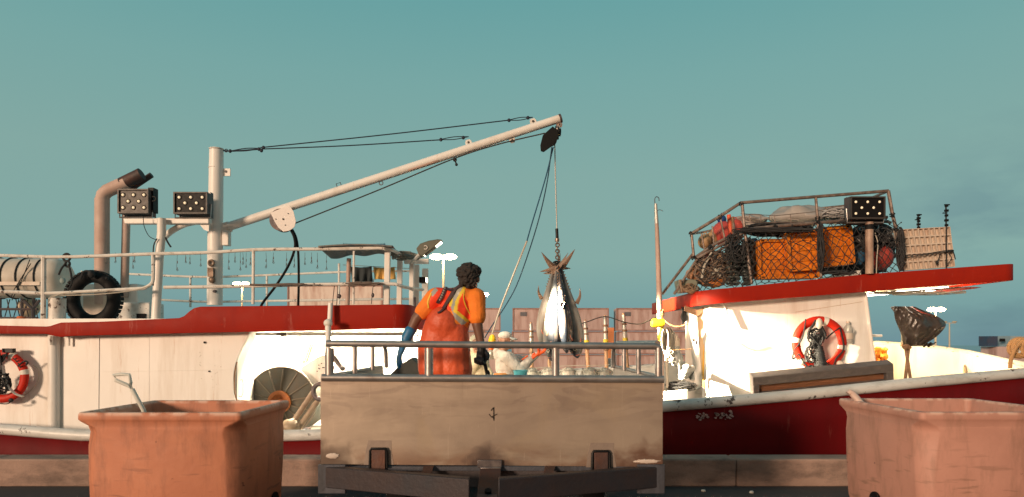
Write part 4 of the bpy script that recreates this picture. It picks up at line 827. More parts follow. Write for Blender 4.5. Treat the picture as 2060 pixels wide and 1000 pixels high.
def tuna(top, direction, roll, Ln, girth, label, tilt=0):
    """local: tail at origin, snout at -Z, back toward +X, sides +-Y"""
    t = thing('tuna', top, label, 'tuna', 'tuna hanging by their tails from the chain')
    az_ = -Vector(direction).normalized(); ax_ = (Vector((1, 0, 0))-az_*az_.x).normalized()
    t.rotation_euler = (Matrix((ax_, az_.cross(ax_), az_)).transposed() @ Matrix.Rotation(roll, 3, 'Z')).to_euler()
    S = Ln; us = [0, .03, .07, .15, .25, .36, .48, .6, .7, .78, .85, .91, .96, .985, 1]
    hs = [.13, .13, .16, .27, .43, .62, .83, .96, 1.0, .96, .85, .66, .4, .22, .04]
    def put(name, mb, m, par=t, **k):
        o = part(name, mb, m, None, **k); o.parent = par; return o
    mb = MB(); seg = 22; vs = []
    for u, h in zip(us, hs):
        for k in range(seg):
            a_ = 2*math.pi*k/seg; hx = girth*h*(1.0 if math.cos(a_) > 0 else 1.02); hy = girth*.72*h*(.9+.1*h)
            vs.append(Vector((hx*math.cos(a_)-(.012*girth), hy*math.sin(a_), -u*S)))
    mb.add(vs, [(i*seg+k, i*seg+(k+1) % seg, (i+1)*seg+(k+1) % seg, (i+1)*seg+k) for i in range(len(us)-1) for k in range(seg)]+[list(range(seg)), [(len(us)-1)*seg+k for k in range(seg)]])
    body = put('body', mb, tm, sub=1, sharp=80)
    def crescent(p0, p1, p2, w_, th=.012, n=9):
        P = smooth_path([p0, p1, p2], n); q = MB(); vs = []; nn = Vector((0, 1, 0))
        for i, p in enumerate(P):
            tt = (P[min(i+1, n)]-P[max(i-1, 0)]).normalized(); s_ = tt.cross(nn).normalized()*w_*(1-(i/n))**.85
            h = Vector((0, th*(1-.8*i/n), 0))
            vs += [p+s_, p+h, p-s_*.8, p-h]
        return q.add(vs, [(i*4+k, i*4+(k+1) % 4, (i+1)*4+(k+1) % 4, (i+1)*4+k) for i in range(n) for k in range(4)]+[(0, 1, 2, 3), [n*4+k for k in (3, 2, 1, 0)]])
    tl_ = .26*S
    _ry = Matrix.Rotation(R(tilt), 3, 'Y'); _c0 = crescent; crescent_t = lambda *a: MB().add([_ry @ v for v in _c0(*a).v], _c0(*a).f)
    put('tail_fin', crescent_t((0, 0, -.03), (tl_*.42, 0, .015), (tl_*.86, 0, .075), .055, .018), finm)
    put('tail_fin', crescent_t((0, 0, -.03), (-tl_*.42, 0, .015), (-tl_*.86, 0, .075), .055, .018), finm)
    g1 = girth
    put('dorsal_fin', crescent((g1*.8, 0, -.47*S), (g1*1.25, 0, -.40*S), (g1*1.4, 0, -.31*S), .035, .008), finm)
    put('anal_fin', crescent((-g1*.8, 0, -.43*S), (-g1*1.25, 0, -.36*S), (-g1*1.4, 0, -.27*S), .035, .008), finm)
    for s_ in (-1, 1):
        put('pectoral_fin', MB().add([v+Vector((g1*.1, s_*g1*.72, 0)) for v in crescent((0, 0, -.74*S), (.015, 0, -.68*S), (.03, 0, -.6*S), .022, .006).v], crescent((0, 0, -.74*S), (.015, 0, -.68*S), (.03, 0, -.6*S), .022, .006).f), finm)
    fl_ = MB()
    for i in range(7):
        u = .08+i*.032; h = float(np.interp(u, us, hs))*g1
        for s_ in (-1, 1): fl_.prism([(s_*h*.95, -.003, -u*S-.02), (s_*(h+.022), -.003, -u*S+.012), (s_*h*.95, -.003, -u*S+.01)], (0, .006, 0))
    put('finlets', fl_, finm)
    for s_ in (-1, 1):
        ye = g1*.72*.70
        e = put('eye', MB().lathe([(.026, 0), (.026, .008)], (g1*.12, s_*ye*.9, -.895*S), (0, s_, 0), 16), eyew); put('pupil', MB().ell((g1*.12, s_*(ye*.9+.008), -.895*S), (.015, .006, .015)), eyem, e)
        put('gill_slit', MB().tube([Vector((g1*(.55*math.cos(a_)-.05), s_*g1*.72*.86*math.sqrt(max(0, 1-(.55*math.cos(a_))**2)), -.80*S-.07*math.sin(a_))) for a_ in [math.pi*k/12 for k in range(13)]], .006, 6), gillm)
    put('mouth', MB().torus((-.01, 0, -.965*S), g1*.26, .006, (0, 0, 1), 18, 6, flat=.8), gillm)
    return t
T = at(1121, 536, DM)
def aim(px, py, dd): return at(px, py, DM+dd)-T
tuna(T+Vector((-.015, -.05, -.03)), aim(1110, 735, -.13), R(-55), 1.27, .155, 'front tuna with pale belly, its gill held by orange gloves', -22)
tuna(T+Vector((.02, -.05, .0)), aim(1137, 715, -.14), R(-105), 1.2, .15, 'dark-backed tuna in the middle of the hanging bunch', 35)
tuna(T+Vector((.04, .0, .02)), aim(1160, 745, .0), R(178), 1.30, .148, 'rightmost tuna in the bunch, head lowest of all', 22)
tuna(T+Vector((-.04, .03, .02)), aim(1096, 715, .06), R(20), 1.12, .135, 'leftmost pale tuna behind the front one', 18)
tuna(T+Vector((.02, .12, .03)), aim(1138, 700, .35), R(80), 1.1, .135, 'tuna at the back of the hanging bunch', -30)
g = MB(); tangle(g, T+Vector((0, 0, .03)), (.07, .09, .04), 5, .010, 3, 20); single('tail_strop', g, blackrope, 'dark rope strop tied round the tuna tails', 'rope')

# ================================================================== PEOPLE
skin = M('brown_skin', (.17, .075, .045), .5, c2=(.12, .05, .032), bump=.05)
skin2 = M('light_brown_skin', (.42, .22, .14), .5, c2=(.33, .16, .1), bump=.05)
hairm = M('dark_hair', (.022, .017, .015), .8, c2=(.05, .035, .028), scale=40, bump=.8, bscale=90)
bibm = M('orange_oilskin', (.74, .115, .035), .5, c2=(.5, .07, .03), var=.9, scale=2.2, grime=(.25, .05, .03), gamt=.35, gscale=(4, 4, 3), gpos=.5, bump=.6, bscale=4.5, bdist=.06)
shirtm = M('orange_shirt', (.92, .23, .02), .8, c2=(.72, .15, .02), scale=7, bump=.4, bscale=5, bdist=.06)
vestm = M('hi_vis_red_orange', (.95, .06, .012), .6, c2=(.8, .05, .012), scale=6)
tapem = M('silver_reflective_tape', (.4, .39, .34), .4, c2=(.3, .29, .26)); yelm = M('lime_yellow_trim', (.85, .6, .05), .6)
def face(c, fwd, s, m, parent):
    """features of a head of radius ~.09 at c, looking along fwd"""
    f = Vector(fwd).normalized(); up = Vector((0, 0, 1)); up = (up-f*up.dot(f)).normalized(); rt = f.cross(up); P = lambda a, b, e: c+(rt*a+f*b+up*e)*s
    for k in (-1, 1):
        e = part('eye', MB().ell(P(k*.030, .074, .0), .012*s), M('eye_white', (.7, .68, .62), .2) if 'eye_white' not in bpy.data.materials else bpy.data.materials['eye_white'], parent)
        part('iris', MB().ell(P(k*.030, .083, .0), .006*s), eyem, e)
    part('mouth', MB().tube([P(-.024, .085, -.062), P(0, .094, -.060), P(.024, .085, -.062)], .006*s, 6), M('lips', (.3, .1, .08), .5) if 'lips' not in bpy.data.materials else bpy.data.materials['lips'], parent)
    part('eyebrows', MB().tube([P(-.045, .068, .022), P(-.03, .078, .028), P(-.014, .083, .023)], .005*s, 5).tube([P(.045, .068, .022), P(.03, .078, .028), P(.014, .083, .023)], .005*s, 5), hairm, parent)
def head_parts(c, fwd, s=1.0):
    """capsules+ellipsoids for skull, jaw, nose, ears"""
    f = Vector(fwd).normalized(); up = Vector((0, 0, 1)); up = (up-f*up.dot(f)).normalized(); rt = f.cross(up); P = lambda a, b, e: c+(rt*a+f*b+up*e)*s
    m = Matrix((rt, f, up)).transposed()
    ells = [(c+(up*.02-f*.01)*s, (.078*s, .095*s, .092*s), m), (P(0, .03, -.05), (.058*s, .065*s, .068*s), m), (P(0, .1, -.022), (.013*s, .02*s, .022*s), m),
            (P(.078, -.005, -.015), (.012*s, .022*s, .034*s), m), (P(-.078, -.005, -.015), (.012*s, .022*s, .034*s), m), (P(0, .075, -.095), (.022*s, .02*s, .018*s), m)]
    return ells, [(P(0, .095, .01), P(0, .108, -.025), .008*s, .012*s)]
def hand_caps(wrist, dirv, palmn, s=1.0, curl=.6, spread=.25):
    """palm + five fingers; dirv along the hand, palmn = the way the palm faces"""
    d_ = Vector(dirv).normalized(); n_ = Vector(palmn); n_ = (n_-d_*n_.dot(d_)).normalized(); t_ = d_.cross(n_); caps = []
    w0 = Vector(wrist)
    for k in range(4):
        o_ = (k-1.5)*.021*s; ln = (.036, .042, .039, .030)[k]*s; b0 = w0+d_*.02*s+t_*o_*.6; kn = w0+d_*.088*s+t_*o_
        caps.append((b0, kn, .018*s, .015*s)); p = kn; ang = 0
        for j in range(3):
            ang += curl*(.6 if j == 0 else 1)*(1+.12*k); q = p+(d_*math.cos(ang)+n_*math.sin(ang)+t_*(k-1.5)*spread*.12).normalized()*ln*(1, .75, .6)[j]; caps.append((p, q, .0122*s, .0108*s)); p = q
    b0 = w0+d_*.025*s-t_*.03*s; b1 = b0+(d_*.6-t_*.75+n_*.3).normalized()*.045*s; b2 = b1+(d_*.8-t_*.25+n_*.45*max(curl, .2)).normalized()*.034*s
    caps += [(b0, b1, .017*s, .0145*s), (b1, b2, .014*s, .011*s)]
    return caps
DP = 5.3
w1 = thing('person', at(897, 911, DP), 'person in orange oilskin bib and hi-vis shirt bending over behind trailer rail', 'person')
Hc = at(945, 560, DP); nb = at(930, 590, DP); fw = Vector((.3, .9, -.34))
shL = at(876, 600, DP-.02); shR = at(957, 600, DP+.0); elL = at(838, 641, DP-.03); wrL = at(817, 682, DP-.05); elR = at(960, 652, DP-.02); wrR = at(969, 700, DP-.02)
hipL = at(873, 735, DP); hipR = at(921, 737, DP); chest = at(914, 628, DP+.02); belly = at(900, 680, DP+.02)
knL = at(875, 815, DP+.04); knR = at(921, 815, DP+.05); ftL = at(872, 902, DP); ftR = at(924, 902, DP)
el_, ca_ = head_parts(Hc, fw, .98)
caps = ca_+[(at(940, 576, DP), nb, .05, .058), (nb, chest, .075, .12), (chest, belly, .13, .125), (belly, at(897, 735, DP), .125, .13), (nb, shL, .06, .058), (nb, shR, .06, .058),
     (shL, elL, .056, .043), (elL, wrL, .043, .029), (shR, elR, .056, .044), (elR, wrR, .044, .029), (hipL, knL, .085, .06), (hipR, knR, .085, .06), (knL, ftL, .055, .045), (knR, ftR, .055, .045), (ftL, ftL+Vector((0, .16, 0)), .045, .035), (ftR, ftR+Vector((0, .16, 0)), .045, .035)]
body = blob('body', caps, skin, w1, .008, 5, ells=el_); face(Hc, fw, .98, skin, w1)
f_ = fw.normalized(); hair = blob('hair', [], hairm, w1, .0055, 1, disp=.014, dscale=.016, ells=[(Hc+Vector((-.012, -.02, .03)), (.09, .095, .09)), (Hc+Vector((-.012, -.05, -.02)), (.072, .052, .062)), (Hc+Vector((.02, .0, .055)), (.07, .085, .055))])
shirt = blob('hi_vis_shirt', [(nb+Vector((0, 0, -.02)), chest, .092, .145), (chest, belly, .15, .145), (nb+Vector((-.01, 0, -.03)), shL, .075, .082), (nb+Vector((0, 0, -.03)), shR, .075, .082), (shL, shL.lerp(elL, .6), .082, .07), (shR, shR.lerp(elR, .72), .082, .072),
              (shL.lerp(elL, .6), shL.lerp(elL, .66), .07, .066)], shirtm, w1, .0065, 5, disp=.005, dscale=.07)
bib = blob('bib_trousers', [(at(886, 660, DP), at(878, 700, DP), .138, .145), (at(908, 660, DP), at(908, 700, DP), .135, .145), (at(878, 695, DP), at(880, 745, DP), .145, .15), (at(908, 695, DP), at(912, 745, DP), .145, .15), (at(893, 662, DP), at(894, 652, DP-.02), .155, .15), (at(876, 735, DP), knL, .105, .085), (at(918, 735, DP), knR, .105, .085), (knL, ftL, .085, .08), (knR, ftR, .085, .08)], bibm, w1, .009, 5, disp=.009, dscale=.13)
for f0, nm in ((ftL, 'boot'), (ftR, 'boot')): blob('boot', [(f0+Vector((0, 0, .12)), f0+Vector((0, 0, -.02)), .065, .055), (f0, f0+Vector((0, .17, -.01)), .055, .045)], black, w1, .009, 3)
blue = M('blue_rubber_glove', (.015, .14, .3), .45, c2=(.01, .1, .22), bump=.2)
gl = blob('glove', [(elL.lerp(wrL, .62), wrL, .046, .041)]+hand_caps(wrL, at(804, 712, DP-.06)-wrL, (.9, .3, -.2), 1.25, .2, .5), blue, w1, .006, 2)
gr = blob('glove', [(elR.lerp(wrR, .9), wrR+Vector((0, 0, -.02)), .034, .036)]+hand_caps(wrR, (-.02, -.03, -1), (-.5, -.9, 0), 1.1, 1.35, .2), M('black_glove', (.012, .013, .018), .6), w1, .006, 2)
tr = bvh(shirt)
def rib(name, pts, wdt, m, tree=tr, off=.003, th=.006, parent=shirt, n=18):
    g = MB(); ribbon(g, tree, [(x, y, DP) for x, y in pts], wdt, th, off, n)
    if g.v: part(name, g, m, parent)
def inside(x, y, P):
    c = False; j = len(P)-1
    for i in range(len(P)):
        if (P[i][1] > y) != (P[j][1] > y) and x < (P[j][0]-P[i][0])*(y-P[i][1])/(P[j][1]-P[i][1])+P[i][0]: c = not c
        j = i
    return c
for m_ in (vestm, tapem, yelm): shirt.data.materials.append(m_)
regions = [(1, [(862, 622), (868, 592), (881, 572), (903, 560), (926, 560), (914, 581), (909, 625)]), (1, [(931, 588), (941, 606), (946, 640), (936, 650), (920, 628), (924, 606)]),
           (2, [(926, 560), (948, 566), (933, 581), (919, 604), (914, 626), (940, 648), (930, 656), (914, 640), (905, 614), (909, 588)]), (3, [(926, 558), (930, 560), (912, 590), (909, 616), (904, 616), (907, 588)]),
           (3, [(940, 568), (947, 570), (935, 582), (923, 604), (919, 624), (944, 645), (941, 650), (912, 627), (917, 603), (930, 580)]), (2, [(866, 590), (876, 578), (881, 584), (870, 598)])]
og_ = origin(shirt)
for p in shirt.data.polygons:
    c = p.center+og_
    if p.normal.y < .35:
        x = 1030+c.x*F/c.y; y = 690-(c.z-H)*F/c.y
        for mi, P in regions:
            if inside(x, y, P): p.material_index = mi
rib('yellow_trim', [(934, 584), (932, 600), (938, 620), (946, 632)], .007, yelm, off=.002, th=.003)
rib('sleeve_trim', [(868, 590), (861, 606), (862, 620)], .010, yelm, off=.002, th=.003)
ta = BVHTree.FromPolygons([v.co+origin(shirt) for v in shirt.data.vertices]+[v.co+origin(bib) for v in bib.data.vertices], [list(p.vertices) for p in shirt.data.polygons]+[[i+len(shirt.data.vertices) for i in p.vertices] for p in bib.data.polygons])
strapm = M('dark_brace', (.05, .025, .03), .6, c2=(.09, .05, .045), scale=30)
rib('brace', [(900, 570), (893, 588), (880, 609)], .028, strapm, ta, .006, .006, bib)
rib('brace', [(941, 573), (926, 577), (912, 587), (902, 606), (892, 622)],   .026, strapm, ta, .007, .006, bib)
rib('brace', [(899, 583), (906, 585), (913, 584)], .024, strapm, ta, .008, .006, bib)
rib('brace', [(896, 620), (887, 628), (881, 631)], .016, strapm, ta, .008, .006, bib)
g = MB()
for k in range(6): ribbon(g, ta, [(931+k*3-.6, 574.3-k*.4, DP), (931+k*3+.8, 575.4-k*.4, DP)], .012, .003, .013, 2)
for k in range(6): ribbon(g, ta, [(884+k*2-.5, 603-k*4, DP), (885+k*2+.8, 602-k*4, DP)], .014, .003, .012, 2)
if g.v: part('brace_lettering', g, M('brace_print', (.4, .36, .32), .6), bib)
g = MB(); g.tube([at(971, 690, DP-.06), at(973, 722, DP-.05), at(980, 752, DP), at(990, 800, DP+.02)], .014, 8); g.ell(at(981, 753, DP), (.02, .02, .035)); single('gaff_stick', g, dark, 'black stick held in the black glove of orange worker', 'stick')

def helper_person(D, label, hd, hfw, capcol, neck, sh, hp, elbows, wrists, glove_m, dirs, jacket, zfoot):
    w_ = thing('person', Vector((at(hp[0], 0, D).x, D, zfoot)), label, 'person')
    Hc = at(*hd, D); nb = at(*neck, D); e_, c_ = head_parts(Hc, hfw, 1.0); hpv = at(*hp, D); chest = at(*sh, D)
    caps = c_+[(Hc+Vector((-.01, 0, -.06)), nb, .05, .055), (nb, chest, .08, .13), (chest, hpv, .13, .13)]
    fts = [hpv+Vector((s_*.1, 0, 0)) for s_ in (-1, 1)]
    for f0 in fts:
        ft = Vector((f0.x, f0.y, zfoot+.06)); kn = (f0+ft)/2+Vector((.05, 0, 0)); caps += [(f0, kn, .09, .06), (kn, ft, .055, .045), (ft, ft+Vector((.14, 0, -.01)), .045, .035)]
    for s_, e1, w1_ in zip((-1, 1), elbows, wrists): caps += [(chest+Vector((0, s_*.17, .07)), e1, .055, .045), (e1, w1_, .045, .03)]
    blob('body', caps, skin2, w_, .009, 4, ells=e_); face(Hc, hfw, 1.0, skin2, w_)
    jk = [(nb+Vector((0, 0, -.02)), chest, .095, .155), (chest, hpv, .16, .165), (chest+Vector((0, -.17, .07)), nb, .075, .07), (chest+Vector((0, .17, .07)), nb, .075, .07), (nb+Vector((-.04, 0, -.01)), nb+Vector((-.06, 0, .04)), .06, .05)]
    for s_, e1, w1_ in zip((-1, 1), elbows, wrists): jk += [(chest+Vector((0, s_*.17, .07)), e1, .08, .065), (e1, e1.lerp(w1_, .9), .065, .048)]
    blob('jacket', jk, jacket, w_, .010, 3, disp=.012, dscale=.11)
    blob('trousers', sum([[(f0+Vector((0, 0, .03)), (f0+Vector((f0.x, f0.y, zfoot+.1)))/2+Vector((.05-(f0.x*0), 0, 0)), .12, .09), ((f0+Vector((f0.x, f0.y, zfoot+.1)))/2+Vector((.05, 0, 0)), Vector((f0.x, f0.y, zfoot+.12)), .09, .075)] for f0 in fts], []), M('white_oilskin', (.6, .58, .52), .5) if 'white_oilskin' not in bpy.data.materials else bpy.data.materials['white_oilskin'], w_, .012, 3)
    for w1_, dv in zip(wrists, dirs): blob('glove', [(w1_-Vector(dv).normalized()*.05, w1_, .045, .036)]+hand_caps(w1_, dv, (0, 0, 1), 1.1, .5, .8), glove_m, w_, .007, 2)
    return w_, Hc, nb
wj = M('white_hooded_jacket', (.72, .68, .6), .75, c2=(.5, .48, .44), var=.9, scale=5, bump=.9, bscale=9, bdist=.06)
og = M('orange_glove', (.85, .12, .02), .5, c2=(.7, .08, .02))
D2 = 8.75
w2, H2, N2 = helper_person(D2, 'person in white hoodie and cap reaching orange gloves to the tuna', (1018, 685), (.93, -.25, .0), None, (1008, 714), (1020, 730), (1030, 790),
    [at(1046, 744, D2-.2), at(1055, 728, D2+.1)], [at(1068, 722, D2-.15), at(1080, 714, D2+.1)], og, [(.8, .1, .55), (.8, .2, .4)], wj, .12)
cf_ = Vector((.93, -.25, 0)).normalized(); rt = cf_.cross(Vector((0, 0, 1)))
cp = blob('cap', [], M('white_cap', (.75, .7, .62), .7), w2, .006, 3, ells=[(H2+Vector((-.012, 0, .062)), (.094, .09, .058))])
g = MB(); g.grid(lambda u, v: H2+Vector((0, 0, .045))+cf_*(.07+.085*v*(1-.5*(2*u-1)**2))+rt*((2*u-1)*.078)+Vector((0, 0, -.03*v-.012*(2*u-1)**2)), 12, 6); part('cap_brim', g, M('cap_brim', (.55, .56, .52), .7), w2, solid=.008)
g = MB(); g.tube(pxpath([(1021, 709), (1025, 718), (1030, 722)], D2-.19, 8), .014, 6); g.tube([at(1062, 716, D2-.2), at(1050, 724, D2-.22)], .01, 5); part('orange_toggle', g, og, w2)
D3 = 9.6
w3, H3, N3 = helper_person(D3, 'person in white hood and jacket half hidden behind the orange worker', (958, 692), (.1, -1, -.1), None, (960, 716), (962, 732), (966, 800),
    [at(940, 760, D3-.1), at(985, 755, D3-.1)], [at(948, 790, D3-.3), at(980, 788, D3-.3)], og, [(.3, -.5, -.6), (-.3, -.5, -.6)], M('cream_jacket', (.7, .62, .42), .7, c2=(.6, .52, .36)), .12)
blob('hood', [(H3+Vector((0, .03, -.08)), H3+Vector((0, .03, .03)), .085, .1)], M('cream_hood', (.72, .66, .5), .7), w3, .008, 3, ells=[(H3+Vector((0, .02, .05)), (.1, .09, .09))])
single('orange_bag', MB().ell(at(1007, 757, 8.5), (.1, .08, .04), nz=.4, ns=3), M('orange_bag', (.8, .3, .05), .6), 'small orange bag on deck below the white-capped person', 'bag')
single('blue_tub', MB().lathe([(.07, 0), (.09, .12), (.095, .12), (.08, .1)], at(1047, 764, 8.4), (0, 0, 1), 16), M('light_blue_tub', (.1, .5, .6), .4), 'light blue tub beside the person in the white cap', 'tub')

# ================================================================== DECK POLES WITH TAPED TOPS, BAIT BASKETS
pw = M('bamboo_pole', (.6, .36, .2), .6, c2=(.42, .22, .12), var=.9, scale=14)
tp = M('silver_tape', (.5, .48, .44), .35, metal=.3, c2=(.3, .28, .26), scale=25)
desc = {0: 'taped fishing pole left of the tuna, behind the gloved hands', 1: 'taped fishing pole just right of the tuna', 2: 'tallest taped pole, midway between tuna and right post', 3: 'slanting taped pole nearest the trailer\'s right corner', 4: 'bare bamboo pole directly behind the tuna heads'}
for i, (x0, y0, x1, y1) in enumerate(((1068, 648, 1071, 770), (1177, 643, 1186, 760), (1217, 634, 1222, 775), (1254, 630, 1266, 775), (1104, 700, 1107, 760))):
    d = 11.3; t = thing('fishing_pole', at(x1, y1+20, d), desc[i], 'pole', 'poles standing along the far rail')
    a, b = at(x0, y0, d), at(x1, y1+20, d); part('shaft', MB().tube([b, a.lerp(b, .4), a], [.036, .03, .014], 8), pw, t)
    if i < 4:
        part('tape_wrap', MB().tube([a.lerp(b, .02), a.lerp(b, .3)], [.03, .04], 10), tp, t)
        part('yellow_band', MB().tube([a.lerp(b, .3), a.lerp(b, .36)], .044, 10), yelm, t)
        for q_ in (.12, .2, .42): part('binding', MB().tube([a.lerp(b, q_), a.lerp(b, q_+.025)], .043, 10), wood, t)
g = MB(); g.tube(pxpath([(1165, 652), (1180, 648), (1217, 637), (1255, 648), (1285, 652), (1305, 645), (1325, 636)], 11.2, 30), .009, 5); single('pole_line', g, wire, 'dark sagging line strung between the tops of poles', 'line')
single('rail_line', MB().tube(pxpath([(1055, 742), (1140, 736), (1215, 735), (1238, 728)], 11.0, 12), .006, 5), whiterope, 'thin white line stretched above the white floats', 'line')
single('orange_marker', MB().box(at(1228, 690, 12), (.13, .06, .55)), M('orange_marker', (.7, .25, .1), .6), 'narrow orange panel in the gap between containers', 'panel', bevel=.01)
fm = M('white_glassy_float', (.74, .7, .62), .3, c2=(.5, .42, .32), scale=10)
names_ = {0: 'white netted float at the left, beside the white-capped person', 1: 'white netted float second from the left', 2: 'white netted float under the lowest tuna head', 3: 'white netted float right of the lowest tuna head', 4: 'white netted float nearest the trailer\'s right side panel'}
for i, (x, y) in enumerate(((1070, 757), (1102, 757), (1143, 756), (1187, 756), (1216, 757))):
    c = at(x, y, 10.6); t = thing('netted_float', c+Vector((0, 0, -.16)), names_[i], 'float', 'netted floats along the far rail')
    part('ball', MB().ell(c, (.125, .125, .13)), fm, t)
    g = MB()
    for k in range(7): g.torus(c+Vector((0, 0, -.02)), .155, .004, (math.cos(k*math.pi/7), math.sin(k*math.pi/7), .1*math.sin(k*3)), 24, 5)
    g.torus(c+Vector((0, 0, .07)), .13, .006, (0, .2, 1), 20, 5)
    part('netting', g, whiterope, t)

# ================================================================== BETWEEN TRAILER AND WHEELHOUSE
gp = thing('gaff_pole', at(1330, 800, 9.52), 'tall tapering brown pole with a hook standing at the roof corner', 'pole')
part('shaft', MB().tube([at(1332, 800, 9.52), at(1327, 620, 9.52), at(1322, 470, 9.52), at(1320, 425, 9.52)], [.034, .04, .03, .022], 10), rustpipe, gp)
part('wrapped_tip', MB().tube([at(1321, 450, 9.52), at(1319, 410, 9.52)], [.03, .02], 10), tp, gp)
g = MB(); g.tube(pxpath([(1318, 411), (1317, 401), (1320, 396), (1325, 398), (1326, 404)], 9.52, 12), .006, 6); g.tube(pxpath([(1321, 425), (1327, 422), (1334, 425)], 9.50, 8), .004, 5); part('hook', g, bluegrey, gp)
g = MB(); tangle(g, at(1329, 631, 9.50), (.05, .05, .07), 6, .009, 2, 22); part('lashing', g, ropetan, gp)
single('yellow_float', MB().lathe([(.02, 0), (.055, .02), (.06, .05), (.06, .15), (.055, .18), (.02, .2)], at(1309, 650, 9.37), (1, 0, 0), 14), yellow, 'bright yellow cylindrical float tied to the tall pole', 'float')
part('yellow_sleeve', MB().tube([at(1329, 658, 9.52), at(1329, 690, 9.52)], .042, 10), yelm, gp)
g = MB()
for k in range(9): c = at(1338+k*1.8, 684+(k % 3)*3, 9.39+.01*k); g.tube([c+Vector((.07*math.cos(a_)*(.7+.05*k), .01*k, .17*math.sin(a_)+(.0 if math.sin(a_) > 0 else 0))) for a_ in [2*math.pi*j/22 for j in range(22)]], .010, 6, closed=True)
tangle(g, at(1347, 715, 9.39), (.07, .05, .12), 4, .009, 7, 22); single('rope_coil', g, whiterope, 'coiled white rope hanging from the tall brown pole', 'rope')
def bag(px, py, d, rx, rz, m, label, seed, name='plastic_bag'):
    g = MB(); c = at(px, py, d)
    g.ell(c, (rx, rx*.7, rz), None, 26, 18, .35, 2.6, seed); return single(name, g, m, label, 'bag')
bag(1356, 690, 9.56, .075, .13, M('cream_bag', (.66, .56, .44), .6, bump=.5, bscale=14), 'cream cloth bag hanging beside the rope coil', 3)
g = MB(); g.lathe([(.012, 0), (.075, .02), (.09, .12), (.06, .2), (.035, .24), (.045, .29)], at(1362, 738, 9.5), (0, 0, 1), 18); single('clear_bag', g, M('filmy_bag', (.6, .62, .58), .25, c2=(.42, .46, .44), trans=.5, bump=.7, bscale=12), 'clear plastic bag hanging knotted left of the white door', 'bag')
g = MB(); g.grid(lambda u, v: at(1366+u*30, 735+v*28+2*math.sin(u*9), 9.25+.1*math.sin(u*7+v*3)), 16, 12); single('grey_film', g, M('grey_film', (.28, .3, .3), .35, c2=(.5, .5, .46), var=.9, scale=14, bump=.8, bscale=9), 'crumpled grey plastic sheet bundled beside the door foot', 'sheet', solid=.03)
g = MB(); tangle(g, at(1370, 776, 9.6), (.22, .12, .06), 12, .014, 22, 30); g.ell(at(1370, 780, 9.6), (.2, .12, .06), nz=.4, ns=3); single('black_netting', g, blackrope, 'heap of black netting on deck behind trailer corner', 'net')
g = MB(); g.tube(pxpath([(1338, 646), (1352, 655), (1366, 657), (1384, 652)], 9.1, 14), .009, 5); g.tube([at(1338, 705, 9.2), at(1392, 702, 9.4)], .006, 5); single('door_line', g, ropetan, 'tan line sagging from the pole to the door', 'rope')
g = MB(); g.grid(lambda u, v: at(1371+u*11+1.5*math.sin(v*9), 618+v*36-u*v*10, 9.9), 6, 14); single('dark_rag', g, dark, 'dark ragged cloth hanging at the top of the door', 'cloth', solid=.02)
g = MB(); g.tube([at(1340, 705, 9.56), at(1343, 780, 9.56)], .022, 8); single('white_stake', g, whiterope, 'pale wooden stake below the rope coil', 'stake')
def coat(u, v):
    wv = np.interp(v, [0, .12, .5, 1], [.2, .8, 1, .95]); px = 1420+(u-.5)*15*wv+3*v; return at(px, 664+v*112, 9.72+.04*math.sin(u*11+v*3))
single('yellow_raincoat', MB().grid(coat, 18, 20), M('yellow_oilskin', (.9, .5, .02), .4, c2=(.85, .33, .02), scale=6, bump=.3, bscale=8), 'yellow raincoat hanging in the wheelhouse doorway', 'raincoat', solid=.03)
single('orange_box', MB().box(at(1424, 772, 9.65), (.14, .1, .1)), M('orange_box', (.75, .25, .05), .5), 'small orange box on floor under the yellow raincoat', 'box', bevel=.01)
# hatch board leaning
hb = thing('hatch_board', at(1655, 797, 8.65), 'grey-framed brown hatch board lying tilted on the rub rail', 'hatch board')
o4 = [(1513, 758), (1784, 731), (1797, 739), (1797, 768), (1790, 772), (1515, 799)]
A, B, C_, Dq = at(1513, 760, 8.50), at(1796, 733, 8.50), at(1797, 768, 8.60), at(1515, 797, 8.60)
def q(u, v, off=0):
    p = A.lerp(B, u).lerp(Dq.lerp(C_, u), v); nn = (B-A).cross(Dq-A).normalized(); nn = nn if nn.y < 0 else -nn; return p+nn*off
def slab(u0, u1, v0, v1, o0, o1): return MB().prism([q(u0, v0, o0), q(u1, v0, o0), q(u1, v1, o0), q(u0, v1, o0)], q(u0, v0, o1)-q(u0, v0, o0))
part('panel', slab(.04, .955, .4, 1, -.09, -.06), brownwood, hb)
for nm, a_ in (('frame_top', (0, 1, -.06, .42, -.12, .02)), ('frame_side', (0, .045, .42, 1, -.12, .018)), ('frame_side', (.95, 1, .42, 1, -.12, .018)), ('frame_bottom', (.045, .95, .9, 1, -.12, .0))): part(nm, slab(*a_), greyboard, hb, bevel=.008)
